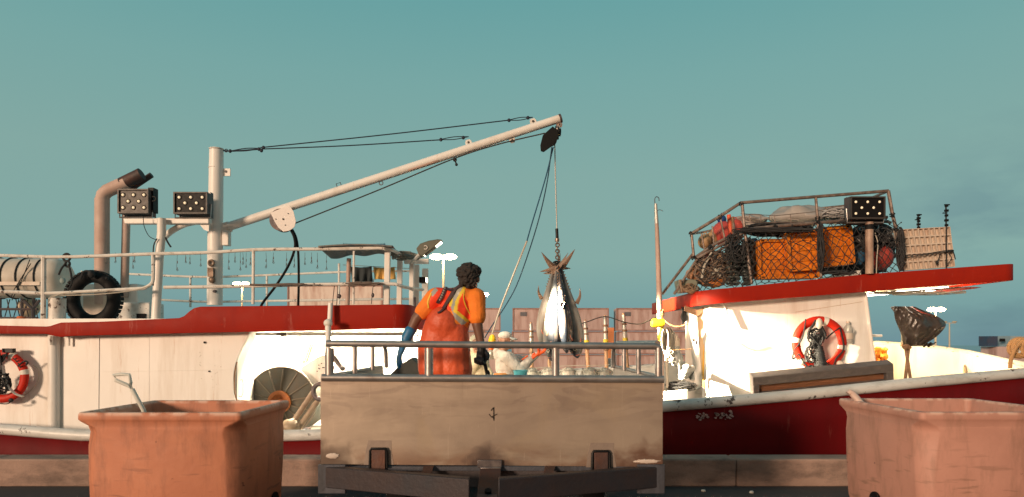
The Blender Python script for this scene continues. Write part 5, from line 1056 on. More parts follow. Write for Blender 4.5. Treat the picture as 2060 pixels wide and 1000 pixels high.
# ---- black wrapped light on a pole at the bow
def wrapbag(u, v):
    L_ = smooth_path([(1799, 616, 0), (1800, 640, 0), (1812, 670, 0), (1822, 697, 0)], 20)[int(round(v*20))]; R_ = smooth_path([(1841, 617, 0), (1900, 646, 0), (1890, 672, 0), (1856, 696, 0)], 20)[int(round(v*20))]
    x = L_.x+(R_.x-L_.x)*u; y = L_.y+(R_.y-L_.y)*u; b_ = math.sin(math.pi*u)*.16*math.sin(math.pi*min(v*.9+.08, 1))
    cr_ = noise.noise(Vector((u*5, v*2.2, 3)))*.07+abs(noise.noise(Vector((u*9+v*7, v*3, 9))))*.07
    return at(x, y, 9.6-b_-cr_)
g = MB(); g.grid(wrapbag, 44, 20); g.grid(lambda u, v: wrapbag(u, v)+Vector((0, .16*math.sin(math.pi*u)*2, 0)), 20, 20)
bl = M('black_bin_liner', (.045, .035, .03), .22, c2=(.09, .07, .06), scale=5, bump=.9, bscale=9)
wb = thing('wrapped_lamp', at(1826, 765, 9.6), 'black plastic bag tied over a lamp on crossed poles at bow', 'wrapped lamp'); part('bag', g, bl, wb, sharp=70)
g = MB(); tangle(g, at(1824, 698, 9.5), (.06, .06, .03), 4, .010, 3, 20); part('tie', g, wood, wb)
for a, b in (((1822, 700), (1833, 772)), ((1828, 700), (1820, 772))): part('pole', MB().tube([at(*a, 9.6), at(*b, 9.6)], .022, 8), wood, wb)
g = MB(); g.grid(lambda u, v: at(1866-v*10+u*18, 690+v*7+2*math.sin(u*12), 9.55-.05*math.sin(u*8)), 12, 4); part('torn_tail', g, bl, wb, solid=.01)
g = MB(); g.grid(lambda u, v: at(1757+u*27+noise.noise(Vector((v*4, 0, u)))*2, 700+v*36+noise.noise(Vector((u*4, 1, 0)))*4, 10.4+.1*noise.noise(Vector((u*4, v*4, 0)))), 18, 18); single('orange_bag', g, M('orange_sack', (.85, .28, .03), .6, c2=(.7, .12, .02), scale=7, bump=.6, bscale=10), 'crumpled orange sack against the far bulwark beside the wheelhouse', 'sack', solid=.05)
g = MB(); c = at(2062, 700, 8.85)
for k in range(4): g.torus(c+Vector((.01*k, -.05*k+.1, 0)), .12-.008*k, .027, (.3, 1, .1), 24, 8)
g.tube(pxpath([(2052, 690), (2042, 702), (2034, 722), (2032, 741)], 8.7, 14), .024, 8); single('mooring_rope', g, ropetan, 'thick tan mooring rope coiled on the bow rail at right', 'rope')
part('bollard', MB().tube([at(2050, 705, 8.85), at(2072, 707, 8.85)], .035, 12), rail_white, boat)

# ================================================================== ROOF CARGO
def rrect(w_, h_, r_, n=6):
    P = []
    for cx_, cy_, a0 in ((w_/2-r_, h_/2-r_, 0), (-w_/2+r_, h_/2-r_, 90), (-w_/2+r_, -h_/2+r_, 180), (w_/2-r_, -h_/2+r_, 270)):
        P += [(cx_+r_*math.cos(R(a0+90*k/n)), cy_+r_*math.sin(R(a0+90*k/n))) for k in range(n+1)]
    return P
def orange_crate(px0, py0, px1, py1, d, tilt, yaw, label, m=orangeplastic, grp='orange plastic crates in the roof cage'):
    a = at(px0, py0, d); b = at(px1, py1, d); W = b.x-a.x; Hh = a.z-b.z; c = (a+b)/2
    t = thing('plastic_crate', c, label, 'crate', grp); t.rotation_euler = (0, R(tilt), R(yaw))
    def put(nm, mb, mm, **k): o = part(nm, mb, mm, None, **k); o.parent = t; return o
    P = rrect(W, Hh, .05)
    put('shell', MB().prism([(x, 0, z) for x, z in P], (0, .16, 0)), m, bevel=.008)
    I = rrect(W-.09, Hh-.09, .035); n_ = len(P)
    mb = MB(); vs = [Vector((x, -.045, z)) for x, z in P]+[Vector((x, -.045, z)) for x, z in I]+[Vector((x, -.002, z)) for x, z in P]+[Vector((x, -.002, z)) for x, z in I]
    fs = []
    for i in range(n_):
        j = (i+1) % n_; fs += [(i, j, n_+j, n_+i), (2*n_+i, 3*n_+i, 3*n_+j, 2*n_+j), (i, 2*n_+i, 2*n_+j, j), (n_+i, n_+j, 3*n_+j, 3*n_+i)]
    mb.add(vs, fs); put('rim', mb, m, bevel=.004)
    mb = MB(); nx = max(2, round(W/.17)); nz_ = max(2, round(Hh/.13))
    for k in range(1, nx): mb.box((-W/2+W*k/nx, -.011, 0), (.014, .022, Hh-.1))
    for k in range(1, nz_): mb.box((0, -.0105, -Hh/2+Hh*k/nz_), (W-.1, .0225, .014))
    put('ribs', mb, m)
    mb = MB()
    for sx_ in (-1, 1):
        for sz in (-1, 1): mb.box((sx_*(W/2-.065), -.033, sz*(Hh/2-.025)), (.04, .008, .014))
    mb = MB().add([v+Vector((0, -.015, 0)) for v in mb.v], mb.f); put('slots', mb, dark)
    return t
orange_crate(1522, 481, 1648, 561, 9.5, -1, 2, 'large orange crate lowest and leftmost in the roof cage')
orange_crate(1583, 462, 1652, 545, 9.42, -4, -3, 'orange crate overlapping the right end of the large orange one')
orange_crate(1650, 455, 1716, 535, 9.5, -6, 4, 'orange crate nearest the floodlight post in the roof cage')
# cream grid lid at right
def grid_lid():
    d = 9.35; TL, TR, BR, BL = at(1800, 463, d), at(1907, 457, d), at(1917, 537, d), at(1815, 545, d)
    t = thing('grid_pallet', BL, 'cream plastic grid pallet standing on the visor behind roof cage', 'pallet')
    f = lambda u, v, o=0: TL.lerp(TR, u).lerp(BL.lerp(BR, u), v)+Vector((0, o, 0))
    part('panel', MB().prism([f(0, 0), f(1, 0), f(1, 1), f(0, 1)], (0, .04, 0)), whiteplastic, t)
    g = MB()
    for k in range(11): u = k/10; g.prism([f(max(u-.01, 0), 0, -.05), f(min(u+.01, 1), 0, -.05), f(min(u+.01, 1), 1, -.05), f(max(u-.01, 0), 1, -.05)], (0, .049, 0))
    for k in range(6): v = k/5; g.prism([f(0.003, max(v-.016, 0), -.047), f(.997, max(v-.016, 0), -.047), f(.997, min(v+.016, 1), -.047), f(0.003, min(v+.016, 1), -.047)], (0, .046, 0))
    part('grid', g, whiteplastic, t)
    g = MB(); g.tube(pxpath([(1812, 515), (1860, 511), (1912, 503), (1918, 508), (1922, 522)], d-.09, 20), .007, 6); g.tube(pxpath([(1812, 519), (1860, 513), (1905, 506)], d-.09, 12), .006, 6); g.tube(pxpath([(1893, 510), (1888, 522), (1884, 533)], d-.09, 10), .007, 6); g.tube(pxpath([(1906, 506), (1914, 520), (1903, 535)], d-.09, 10), .005, 6); g.ell(at(1912, 505, d-.09), (.03, .02, .02)).ell(at(1885, 528, d-.09), (.02, .02, .03)); single('lashing_rope', g, blackrope, 'dark rope lashing the cream grid pallet', 'rope')
grid_lid()
# buoys and bundles
for x, y, d, r_, m, lb in ((1455, 470, 9.9, .17, pinkbuoy, 'faded red round buoy at the left end of roof cage'), (1478, 462, 10.4, .15, pinkbuoy, 'faded red buoy right of the larger one, high in the cage'), (1772, 518, 9.7, .17, pinkbuoy, 'pink round buoy right of the floodlight post'), (1418, 486, 9.8, .1, tanbuoy, 'tan oval buoy at far left of roof cage'), (1433, 480, 9.9, .1, tanbuoy, 'brown buoy between the tan and red buoys'), (1452, 442, 9.9, .065, bluebuoy, 'small dark blue buoy above the red buoys')):
    t = thing('buoy', at(x, y, d)-Vector((0, 0, r_)), lb, 'buoy', 'buoys piled in the roof cage'); part('ball', MB().ell(at(x, y, d), (r_, r_, r_*1.08), seg=20, rings=12), m, t); part('eye', MB().torus(at(x, y, d)+Vector((0, -.02, r_*1.1)), .02, .008, (0, 1, 0), 10, 6), m, t)
g = MB(); g.tube([at(1466, 432, 9.6), at(1470, 470, 9.6)], .03, 8); single('orange_flag', g, M('orange_red_cloth', (.8, .12, .05), .7), 'rolled orange-red flag standing among the buoys', 'flag')
single('flag_stick', MB().tube([at(1474, 436, 9.5), at(1477, 486, 9.5)], .022, 8), wood, 'wooden stick right of the rolled orange-red flag', 'stick')
for k, (x, y, rx, rz, lb) in enumerate(((1505, 447, .28, .1, 'low grey tarpaulin mound at the left of cage'), (1605, 438, .42, .19, 'tall grey tarpaulin mound in middle of the roof cage'), (1690, 440, .22, .07, 'small brown-grey bundle left of the floodlight'))):
    g = MB(); g.ell(at(x, y, 10.6), (rx, .4, rz), None, 26, 16, .3, 1.7, k*5); g.prism([at(x-20, y+4, 10.3), at(x+4, y-24 if k == 1 else y-12, 10.3), at(x+34, y+8, 10.3)], (0, .3, 0)) if k < 2 else None
    single('tarpaulin', g, tarpgrey, lb, 'tarpaulin', 'tarpaulins in the roof cage', bevel=.01)
brn = M('brown_bundle', (.3, .13, .07), .8, c2=(.5, .2, .06), var=.95, scale=12, grime=(.5, .3, .2), gamt=.6, gscale=(14, 14, 14), bump=.6)
g = MB(); g.ell(at(1430, 548, 9.8), (.3, .25, .2), None, 30, 18, .4, 3, 3); single('net_heap', g, brn, 'heap of brown and orange netting at left of cage', 'net')
g = MB(); tangle(g, at(1437, 540, 9.5), (.3, .12, .24), 16, .012, 41, 40); single('tangled_line', g, M('mixed_twine', (.24, .17, .12), .8, c2=(.1, .07, .06), var=.95, scale=20), 'tangled brown line spilling through the left of cage', 'line')
for k, (x, y, rx, rz, m) in enumerate(((1423, 520, .1, .12, pinkbuoy), (1449, 520, .07, .1, tanbuoy), (1440, 568, .13, .07, M('orange_net', (.7, .25, .06), .7, c2=(.45, .12, .04), scale=12, bump=.6)))):
    single('float_bundle', MB().ell(at(x, y, 9.55), (rx, .1, rz), None, 20, 12, .3, 3, k), m, ('red float bundle low in left of roof cage', 'tan float bundle beside the red one', 'orange net bundle resting on the fascia corner')[k], 'bundle')
g = MB()
for a, b in (((1432, 508), (1417, 534)), ((1417, 534), (1412, 560)), ((1450, 540), (1432, 552)), ((1436, 538), (1450, 556))): g.tube([at(*a, 9.4), at(*b, 9.4)], .018, 7)
single('white_tube', g, whiterope, 'bent whitish tubes showing through the left netting', 'tube')
g = MB(); g.prism([at(x, y, 9.6) for x, y in ((1366, 562), (1404, 562), (1402, 585), (1372, 588), (1368, 575))], (0, .3, 0)); single('grey_tray', g, M('grey_green_tray', (.25, .26, .2), .5), 'grey-green metal tray on the left corner of roof', 'tray', bevel=.01)
g = MB(); g.tube([at(1372, 588, 9.5), at(1368, 563, 9.5)], .018, 6); tangle(g, at(1390, 580, 9.5), (.12, .08, .07), 7, .010, 8, 22); single('tray_lines', g, M('twine_mix', (.25, .16, .1), .8), 'loose lines on the grey-green tray', 'line')
netm = M('black_netting', (.02, .02, .022), .8, c2=(.05, .045, .045))
g = MB()
for k, x in enumerate((1468, 1480, 1500, 1508)):
    for j in range(9): c = at(x+1.5*math.sin(j*2), 486+j*10.5, 9.45); g.torus(c, .045, .016, (math.sin(j+k)*.4, .3, 1), 14, 6)
g.ell(at(1474, 525, 9.6), (.12, .1, .33), None, 16, 14, .2, 4, 1).ell(at(1505, 525, 9.6), (.12, .1, .33), None, 16, 14, .2, 4, 8)
single('coiled_longline', g, M('green_black_coil', (.03, .045, .045), .45, c2=(.12, .13, .12), var=.9, scale=30), 'two hanging coils of green-black longline in roof cage', 'coil')
g = MB(); g.ell(at(1580, 525, 10.2), (1.0, .3, .26), None, 30, 14, .3, 3, 4).ell(at(1740, 505, 10.1), (.42, .3, .36), None, 30, 14, .3, 3, 14)
tangle(g, at(1565, 462, 9.6), (.5, .2, .1), 16, .014, 5, 40); tangle(g, at(1755, 480, 9.7), (.35, .2, .22), 22, .014, 6, 40); single('black_net_pile', g, netm, 'pile of black fishing net filling the cage behind the crates', 'net')
g = MB(); tangle(g, at(1700, 430, 10.2), (.4, .2, .1), 14, .012, 9, 40); tangle(g, at(1760, 470, 9.6), (.3, .1, .15), 8, .009, 19, 36); single('grey_net_pile', g, M('grey_filmy_net', (.3, .29, .29), .5, c2=(.5, .47, .44)), 'pile of pale grey monofilament beside the floodlight', 'net')
single('blue_bag', MB().ell(at(1729, 505, 9.75), (.09, .08, .2), None, 18, 12, .3, 3, 4), M('blue_sheet', (.015, .09, .18), .6, c2=(.01, .04, .08)), 'blue sheet wedged between crate and floodlight post', 'sheet')
single('blue_scrap', MB().ell(at(1517, 484, 9.6), (.05, .04, .035), None, 14, 8, .3, 3, 2), M('bright_blue_sheet', (.02, .2, .45), .6), 'bright blue scrap above the left edge of large crate', 'sheet')
g = MB(); g.tube(pxpath([(1760, 468), (1766, 490), (1764, 520), (1763, 550)], 9.2, 16), .007, 5); single('hanging_string', g, whiterope, 'white cord hanging right of the floodlight post', 'cord')
# the cargo net over it all
def netsurf(u, v):     # u along the front, v down
    px = 1405+u*408+v*(8 if u > .5 else -6)
    top = np.interp(px, [1405, 1498, 1640, 1785, 1815], [522, 470, 452, 441, 448]); bot = np.interp(px, [1400, 1500, 1700, 1820], [586, 574, 557, 548])
    py = top+(bot-top)*v+3*math.sin(u*23)*math.sin(v*3.1)
    dd = 9.26-.07*math.sin(math.pi*v)*(1+.5*noise.noise(Vector((u*6, v*2, 0))))+.05*noise.noise(Vector((u*9, v*4, 7)))
    if px < 1500: dd += (1500-px)/95*.2
    return at(px+9*noise.noise(Vector((u*11, v*4, 2))), py+9*noise.noise(Vector((u*12, v*6, 5))), dd)
def netmesh(fn, nu, nv, r_, knots=True, drop=0, seed=1):
    g = MB(); rnd = random.Random(seed)
    for s_ in (1, -1):
        for k in range(-nv, nu+nv):
            pts = []
            for j in range(nv*2+1):
                t_ = j/(nv*2); u = (k+s_*t_*nv)/nu
                if 0 <= u <= 1: pts.append(fn(u, t_))
            if len(pts) > 1 and rnd.random() >= drop: g.tube(pts, r_, 4)
    if knots:
        for k in range(0, nu*2+1):
            for j in range(0, nv*2+1):
                if (k+j) % 2 == 0: g.ell(fn(min(k/(nu*2), 1), j/(nv*2)), r_*2.0, seg=6, rings=4)
    return g
nts = single('cargo_net', netmesh(netsurf, 26, 6, .0052), netm, 'black diamond-mesh net stretched over the crates and gear on roof', 'net')
g = MB(); rnd = random.Random(5)
for (x, y, rx, rz, n_) in ((1651, 500, .045, .36, 9), (1812, 500, .06, .3, 8), (1560, 463, .6, .035, 10), (1740, 447, .4, .04, 7), (1475, 500, .16, .25, 5), (1690, 549, .25, .03, 5)): tangle(g, at(x, y, 9.2), (rx, .05, rz), n_, .007, int(x+y), 40)
single('gathered_net', g, netm, 'gathered folds of black net hanging along the cage posts', 'net')

# ================================================================== TRAILER
DT = 4.7
trm = M('worn_trailer_plate', (.49, .395, .31), .36, metal=.5, c2=(.39, .31, .25), var=1, scale=1.3, grime=(.26, .195, .16), gamt=.5, gscale=(1.2, 3, 6), gpos=.5, chips=(.24, .12, .07), chpos=.72, chscale=5, bump=.12, bscale=5)
def trailer_mat():
    t = trm.node_tree; n = t.nodes; l = t.links; b = n['Principled BSDF']; src = b.inputs['Base Color'].links[0].from_socket
    c = n.new('ShaderNodeTexCoord'); s = n.new('ShaderNodeSeparateXYZ'); l.new(c.outputs['Object'], s.inputs[0])
    def noi(sc_, dist=0, det=5):
        m_ = n.new('ShaderNodeMapping'); m_.inputs['Scale'].default_value = sc_; l.new(c.outputs['Object'], m_.inputs[0]); k = n.new('ShaderNodeTexNoise'); k.inputs['Scale'].default_value = 1; k.inputs['Detail'].default_value = det; k.inputs['Distortion'].default_value = dist; l.new(m_.outputs[0], k.inputs['Vector']); return k.outputs[0]
    def rng(v, a, b_, o0=0, o1=1): k = n.new('ShaderNodeMapRange'); k.inputs['From Min'].default_value = a; k.inputs['From Max'].default_value = b_; k.inputs['To Min'].default_value = o0; k.inputs['To Max'].default_value = o1; l.new(v, k.inputs['Value']); return k.outputs[0]
    def mixc(f, a, cb):
        k = n.new('ShaderNodeMixRGB'); l.new(f, k.inputs[0]); l.new(a, k.inputs[1]); k.inputs[2].default_value = (*cb, 1); return k.outputs[0]
    sm = mth('MULTIPLY', rng(noi((1.2, 1, 4.5), 3.2, 4), .53, .57), mth('MULTIPLY', rng(s.outputs['Z'], .25, .45), .3, n, l), n, l)
    cur = mixc(sm, src, (.22, .165, .145))
    drip = mth('MULTIPLY', rng(noi((19, 1, 1.6), .5, 7), .6, .72), mth('MULTIPLY', rng(s.outputs['Z'], .38, .58), .28, n, l), n, l); cur = mixc(drip, cur, (.2, .14, .12))
    pale = mth('MULTIPLY', rng(noi((2.2, 1, 2.6), 1.0), .6, .72), .5, n, l); cur = mixc(pale, cur, (.46, .36, .26))
    rust = mth('MULTIPLY', rng(noi((3, 1, 7), .6, 7), .42, .58), rng(s.outputs['Z'], .17, .03), n, l); cur = mixc(mth('MULTIPLY', rust, .5, n, l), cur, (.2, .075, .035))
    for cx0, wd, colr in ((0, .5, (.07, .045, .035)), (2.39, .6, (.13, .05, .03)), (1.18, .2, (.06, .045, .045))):
        dx = mth('ABSOLUTE', mth('SUBTRACT', s.outputs['X'], cx0, n, l), 0, n, l); rr_ = mth('ADD', mth('MULTIPLY', dx, 1/wd, n, l), mth('MULTIPLY', s.outputs['Z'], 5.0, n, l), n, l)
        rr2 = mth('ADD', rr_, mth('MULTIPLY', mth('SUBTRACT', noi((7, 1, 9), .4, 6), .5, n, l), 1.6, n, l), n, l)
        cur = mixc(mth('MULTIPLY', rng(rr2, 1.1, .5), .75, n, l), cur, colr)
    sc2 = rng(noi((60, 1, 1.5), 3.5), .68, .70); cur = mixc(mth('MULTIPLY', sc2, .5, n, l), cur, (.6, .5, .4)); l.new(cur, b.inputs['Base Color'])
trailer_mat()
xl, xr = (645-1030)*DT/F, (1333-1030)*DT/F; zt, zb0 = at(0, 762, DT).z, at(0, 937, DT).z
trl = thing('box_trailer', ((xl+xr)/2, 5.8, 0), 'worn tan steel box trailer with a tube railing on the quay', 'trailer')
front = thing('x', (0, 0, 0), None, None); bpy.data.objects.remove(front)
fo = part('front_panel', MB().prism([(xl, DT, zt), (xr, DT, zt), (xr, DT, zb0-.008), (xl, DT, zb0+.012)], (0, .012, 0)), trm, None, base=(xl, DT, zb0)); fo.parent = trl; fo.location = Vector((xl, DT, zb0))-trl.location
for x in (xl, xr):
    part('side_panel', MB().box((x+(.008 if x < 0 else -.008), 5.81, (zt+zb0)/2), (.014, 2.19, zt-zb0-.01)), M('side_plate', (.5, .46, .42), .45, metal=.2, c2=(.4, .35, .3), scale=4) if 'side_plate' not in bpy.data.materials else bpy.data.materials['side_plate'], trl)
    part('side_rib', MB().tube([(x, DT+.05, zt+.008), (x, 6.9, zt+.008)], .016, 8), steel, trl)
part('floor', MB().box(((xl+xr)/2, 5.8, zb0-.02), (xr-xl-.05, 2.2, .03)), bluegrey, trl)
part('top_bead', MB().tube([at(648, 759.5, DT-.01), at(1335, 763, DT-.01)], .026, 14), steel, trl)
zr = at(0, 691, DT).z; zr2 = at(0, 696.5, DT).z
xa, xb = at(663, 0, DT).x, at(1325, 0, DT).x
part('top_rail', MB().tube([(xa-.02, DT, zr), (xb-.03, DT, zr2), (xb, DT+.0, zr2-.01), (xb, DT, zr2-.04)], .024, 14), steel, trl)
for px in (663, 863, 1118, 1325): part('rail_post', MB().tube([at(px, 700, DT), at(px, 758, DT)], .030 if px in (663, 863) else .026, 14), steel, trl)
for x in (xa, xb):
    s_ = 1 if x < 0 else -1
    g = MB(); g.tube([(x, DT+.02, zr), (x, 6.55, zr), (x, 6.72, zr-.02), (x, 6.8, zr-.08), (x, 6.82, zt)], .022, 12); part('side_rail', g, steel, trl)
    for y in (5.45, 6.15): part('rail_post', MB().tube([(x, y, zr), (x, y, zt)], .02, 10), steel, trl)
# chassis
zc = at(0, 958, DT).z
for s_, x in ((1, xl), (-1, xr)):
    g = MB(); p0 = Vector((x+s_*.01, DT-.03, zc)); p1 = Vector(((973-1030)*4.1/F-s_*.09, 4.12, .595))
    for (h0, h1) in ((.072, .05),):
        g.prism([p0+Vector((0, 0, h0)), p0-Vector((0, 0, h0)), p0+Vector((0, .08, -h0)), p0+Vector((0, .08, h0))], (p1-p0)); 
    part('drawbar', g, M('blue_black_beam', (.028, .028, .036), .5, metal=.3, c2=(.045, .028, .026), var=.9, scale=4, grime=(.04, .03, .035), gamt=.6, gscale=(6, 6, 2), bump=.25) if 'blue_black_beam' not in bpy.data.materials else bpy.data.materials['blue_black_beam'], trl, bevel=.006)
    part('corner_plate', MB().box((x+s_*.09, DT-.035, zc-.012), (.19, .03, .2)), bluegrey, trl, bevel=.004)
    part('chassis_beam', MB().box((x+s_*.25, 5.8, zc+.015), (.1, 2.1, .1)), bluegrey, trl)
part('cross_beam', MB().box(((xl+xr)/2, DT+.09, zc-.0), (xr-xl-.1, .08, .17)), darksteel, trl)
for px in (860, 1105): part('brace', MB().prism([at(px-8, 938, DT-.02), at(px+12, 938, DT-.02), at(px+2, 972, DT-.2), at(px-16, 972, DT-.2)], (0, .02, 0)), brownsteel, trl)
tg = part('tongue', MB().prism([at(966, 941, DT-.03), at(1008, 941, DT-.03), at(1004, 1040, 4.1), at(955, 1040, 4.1)], (0, .0, -.012)), brownsteel, trl, bevel=.004)
part('tongue_side', MB().box((at(980, 0, 4.3).x, 4.3, .48), (.13, .6, .09)), darksteel, tg)
part('tongue_hole', MB().lathe([(.022, 0), (.022, .02)], at(982, 991, 4.36), (0, -.5, 1), 14), dark, tg)
g = MB(); g.box(at(985, 933, DT-.012), (.17, .03, .055)); g.tube([at(966, 942, DT-.03), at(1008, 942, DT-.03)], .012, 8); part('hinge', g, M('scorched_steel', (.2, .17, .16), .4, metal=.5, c2=(.07, .06, .07), var=.95, scale=14), trl, bevel=.004)
for (x0, x1, y0) in ((744, 779, 903), (1191, 1227, 908)):
    g = MB(); g.tube([at(x0, y0+38, DT-.02), at(x0+1, y0+4, DT-.02), at(x0+3, y0, DT-.02), at(x1-3, y0, DT-.02), at(x1-1, y0+4, DT-.02), at(x1, y0+38, DT-.02)], .010, 8)
    cl = part('clamp', g, dark, trl)
    part('clamp_plate', MB().box(at((x0+x1)/2, y0+25, DT-.014), (.095, .022, .165)), brownsteel, cl, bevel=.003)
    part('weld_patch', MB().prism([at(x, y, DT-.002) for x, y in ((x0-12, y0+32), (x0-8, y0+4), (x0-3, y0-17), (x1+8, y0-17), (x1+8, y0+2), (x1+13, y0+32))], (0, .0025, 0)), M('scorched_patch', (.29, .225, .185), .5, metal=.3, c2=(.19, .15, .135), scale=12) if 'scorched_patch' not in bpy.data.materials else bpy.data.materials['scorched_patch'], cl)
g = MB(); y_ = DT-.003; g.tube([at(988, 826, y_), at(993, 819, y_), at(993.5, 846, y_)], .0035, 5); g.tube([at(984, 833, y_), at(988, 839, y_), at(1000, 833, y_)], .0028, 5); g.tube([at(994, 843, y_), at(989, 838, y_)], .0028, 5); part('marker_sign', g, dark, trl)
g = MB(); g.ell(at(669, 917, DT-.004), (.045, .006, .018), nz=.4, ns=4); g.ell(at(1300, 928, DT-.004), (.085, .006, .012), nz=.7, ns=6, seed=3); part('scraped_spot', g, M('pale_scrape', (.6, .5, .43), .6), trl)
for x in (xl+.35, xr-.35):
    w_ = part('wheel', MB().lathe([(.2, 0), (.27, .02), (.28, .1), (.27, .18), (.2, .2)], (x-.1 if x < 0 else x-.1, 6.0, .28), (1, 0, 0), 28), black, trl)
    part('wheel_rim', MB().lathe([(.19, 0), (.15, .02), (.03, .03)], (x+.1, 6.0, .28), (1, 0, 0), 20), steel, w_)
part('axle', MB().tube([(xl+.3, 6.0, .28), (xr-.3, 6.0, .28)], .03, 10), darksteel, trl); part('axle_bracket', MB().box(((xl+xr)/2, 6.0, .42), (1.8, .12, .2)), darksteel, trl)
part('jockey_leg', MB().tube([(at(980, 0, 4.3).x, 4.3, 0), (at(980, 0, 4.3).x, 4.3, .48)], .03, 10), darksteel, trl)

# ================================================================== FISH TUBS
def tub(x0, x1, y0, y1, zt, col_, label, seed):
    cx_, cy_ = (x0+x1)/2, (y0+y1)/2; W, Dp = x1-x0, y1-y0
    t = thing('fish_tub', (cx_, cy_, 0), label, 'fish tub', 'insulated fish tubs on the quay')
    def ring(w_, d_, r_, z, ch=0, n=7):
        P = []
        for sx_, sy_, a0 in ((1, 1, 0), (-1, 1, 90), (-1, -1, 180), (1, -1, 270)):
            arc = [Vector((cx_+sx_*(w_/2-r_)+r_*math.cos(R(a0+90*k/n)), cy_+sy_*(d_/2-r_)+r_*math.sin(R(a0+90*k/n)), z)) for k in range(n+1)]
            for k in range(n+1): P.append(arc[k].lerp(arc[0].lerp(arc[-1], min(max((k-.6)/(n-1.2), 0), 1)), ch))
        return P
    Hh = zt
    rings = [(W-.10, Dp-.10, .09, .12, .3), (W-.08, Dp-.08, .09, .16, .3), (W-.045, Dp-.045, .10, Hh*.5, .55), (W-.025, Dp-.025, .12, Hh-.26, .6), (W-.024, Dp-.024, .14, Hh-.15, .8), (W-.022, Dp-.022, .12, Hh-.105, .7), (W-.016, Dp-.016, .05, Hh-.068, .2), (W-.005, Dp-.005, .04, Hh-.055, 0), (W, Dp, .04, Hh-.048, 0), (W, Dp, .04, Hh-.015, 0), (W-.012, Dp-.012, .04, Hh, 0), (W-.09, Dp-.09, .045, Hh, 0), (W-.105, Dp-.105, .05, Hh-.012, 0), (W-.15, Dp-.15, .07, Hh-.3, 0), (W-.2, Dp-.2, .1, .3, 0)]
    V = sum([ring(*r_) for r_ in rings], []); n_ = 32; mb = MB()
    mb.add(V, [(i*n_+k, i*n_+(k+1) % n_, (i+1)*n_+(k+1) % n_, (i+1)*n_+k) for i in range(len(rings)-1) for k in range(n_)]+[list(range(n_)), [(len(rings)-1)*n_+k for k in range(n_)]])
    body = part('tub_body', mb, col_, t, sharp=50, bevel=.006)
    g = MB()
    for sx_ in (-1, 0, 1): g.box((cx_+sx_*(W/2-.2), cy_, .062), (.2, Dp-.14, .124))
    part('skid', g, col_, t, bevel=.01)
    return t, body
def tubmat(name, c, c2, grime):
    m = M(name, c, .62, c2=c2, var=.8, scale=2.2, grime=grime, gamt=.6, gscale=(9, 9, 2.2), gpos=.5, chips=tuple(x*.35 for x in c), chpos=.67, chscale=6, bump=.28, bscale=16)
    t = m.node_tree; n = t.nodes; l = t.links; b = n['Principled BSDF']; src = b.inputs['Base Color'].links[0].from_socket
    c_ = n.new('ShaderNodeTexCoord'); s = n.new('ShaderNodeSeparateXYZ'); l.new(c_.outputs['Object'], s.inputs[0])
    mp_ = n.new('ShaderNodeMapping'); mp_.inputs['Scale'].default_value = (4, 4, 26); l.new(c_.outputs['Object'], mp_.inputs[0]); k = n.new('ShaderNodeTexNoise'); k.inputs['Scale'].default_value = 1; k.inputs['Detail'].default_value = 7; l.new(mp_.outputs[0], k.inputs['Vector'])
    r_ = n.new('ShaderNodeMapRange'); r_.inputs['From Min'].default_value = .6; r_.inputs['From Max'].default_value = .68; l.new(k.outputs[0], r_.inputs['Value'])
    r2 = n.new('ShaderNodeMapRange'); r2.inputs['From Min'].default_value = .9; r2.inputs['From Max'].default_value = .45; l.new(s.outputs['Z'], r2.inputs['Value'])
    x = n.new('ShaderNodeMixRGB'); l.new(mth('MULTIPLY', mth('MULTIPLY', r_.outputs[0], r2.outputs[0], n, l), .6, n, l), x.inputs[0]); l.new(src, x.inputs[1]); x.inputs[2].default_value = (*grime, 1)
    r3 = n.new('ShaderNodeMapRange'); r3.inputs['From Min'].default_value = .975; r3.inputs['From Max'].default_value = .997; l.new(s.outputs['Z'], r3.inputs['Value'])
    k3 = n.new('ShaderNodeTexNoise'); k3.inputs['Scale'].default_value = 11; k3.inputs['Detail'].default_value = 6; l.new(c_.outputs['Object'], k3.inputs['Vector'])
    r4 = n.new('ShaderNodeMapRange'); r4.inputs['From Min'].default_value = .42; r4.inputs['From Max'].default_value = .55; l.new(k3.outputs[0], r4.inputs['Value'])
    x2 = n.new('ShaderNodeMixRGB'); l.new(mth('MULTIPLY', mth('MULTIPLY', r3.outputs[0], r4.outputs[0], n, l), .75, n, l), x2.inputs[0]); l.new(x.outputs[0], x2.inputs[1]); x2.inputs[2].default_value = (.72, .5, .4, 1); l.new(x2.outputs[0], b.inputs['Base Color'])
    return m
om = tubmat('orange_tub_plastic', (.54, .205, .11), (.44, .155, .085), (.2, .08, .05))
pm = tubmat('pink_tub_plastic', (.50, .25, .19), (.41, .2, .15), (.22, .12, .08))
t1, b1 = tub(-3.10, -1.92, 4.78, 5.83, 1.005, om, 'orange fish tub on the quay at left with a shovel inside', 1)
t2, b2 = tub(2.95, 4.15, 4.85, 6.1, 1.0, pm, 'faded pink fish tub on the quay at right, cut by frame', 2)
g = MB(); g.tube(pxpath([(1947, 856), (1977, 856), (1978, 892), (1930, 891), (1930, 857), (1947, 856)], 4.885, 5), .004, 5)
pts = [at(x, y, 4.888) for x, y in ((1929, 856), (1979, 856), (1979, 893), (1929, 893))]; part('embossed_frame', MB().tube(pts, .006, 5, closed=True), pm, t2)
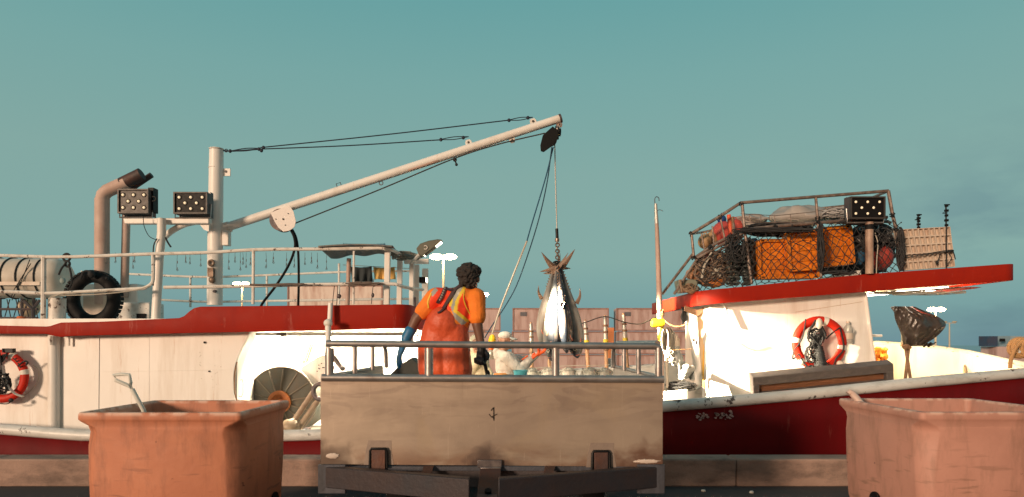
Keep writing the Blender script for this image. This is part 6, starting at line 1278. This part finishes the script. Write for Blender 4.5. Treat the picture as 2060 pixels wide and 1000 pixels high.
for (tt, x, y, s_) in ((t1, -1.955, 5.5, 1), (t2, 2.985, 5.5, -1)):
    part('fork_pocket', MB().lathe([(.085, 0), (.085, .012)], (x+.012*s_, y, .2), (s_, 0, 0), 18), dark, tt)
for i, (px, py, sz) in enumerate(((252, 862, 9), (238, 875, 7), (258, 880, 7), (246, 868, 6))): pass
# faint smudged stencil on the orange tub
g = MB(); rnd = random.Random(6)
for k in range(16): x = 240+rnd.random()*26; y = 860+rnd.random()*34; g.box(at(x, y, 4.822), (rnd.uniform(.01, .03), .003, .004), (0, rnd.uniform(-1.5, 1.5), 0))
for k in range(9): x = 300+k*7.5; y = 934+rnd.gauss(0, 2)-k*.8; g.box(at(x, y, 4.822), (rnd.uniform(.012, .028), .003, .004), (0, rnd.uniform(-.2, .2), 0))
part('scuff_marks', g, M('dark_scuff', (.13, .05, .035), .7), b1)
# shovel
sh = thing('shovel', at(295, 900, 5.2), 'white D-handled shovel standing in the orange tub', 'shovel'); swm = M('white_shovel', (.66, .66, .6), .45, c2=(.5, .5, .46))
part('shaft', MB().tube([at(300, 860, 5.25), at(288, 824, 5.2), at(266, 783, 5.2)], .017, 10), swm, sh)
part('grip', MB().tube([at(266, 784, 5.2), at(259, 776, 5.2), at(233, 765, 5.2), at(229, 755, 5.2), at(243, 753, 5.2), at(260, 754, 5.2), at(263, 770, 5.2)], .014, 10, closed=True), swm, sh)
part('blade', MB().grid(lambda u, v: at(296, 868, 5.25)+Vector(((u-.5)*.24+v*.06, .04*math.cos((u-.5)*3), -v*.3)), 10, 6), swm, sh, solid=.006)
sk = thing('scoop', at(1716, 815, 5.85), 'pale plastic scoop handle sticking out of the pink tub', 'scoop')
part('handle', MB().tube([at(1706, 792, 5.85), at(1709, 789, 5.85), at(1715, 792, 5.85), at(1732, 812, 5.8), at(1765, 840, 5.7)], [.022, .028, .03, .03, .03], 12), M('pale_scoop', (.62, .45, .38), .5), sk)
part('bowl', MB().ell(at(1778, 850, 5.7), (.09, .07, .1)), M('pale_scoop_bowl', (.6, .44, .37), .5), sk)
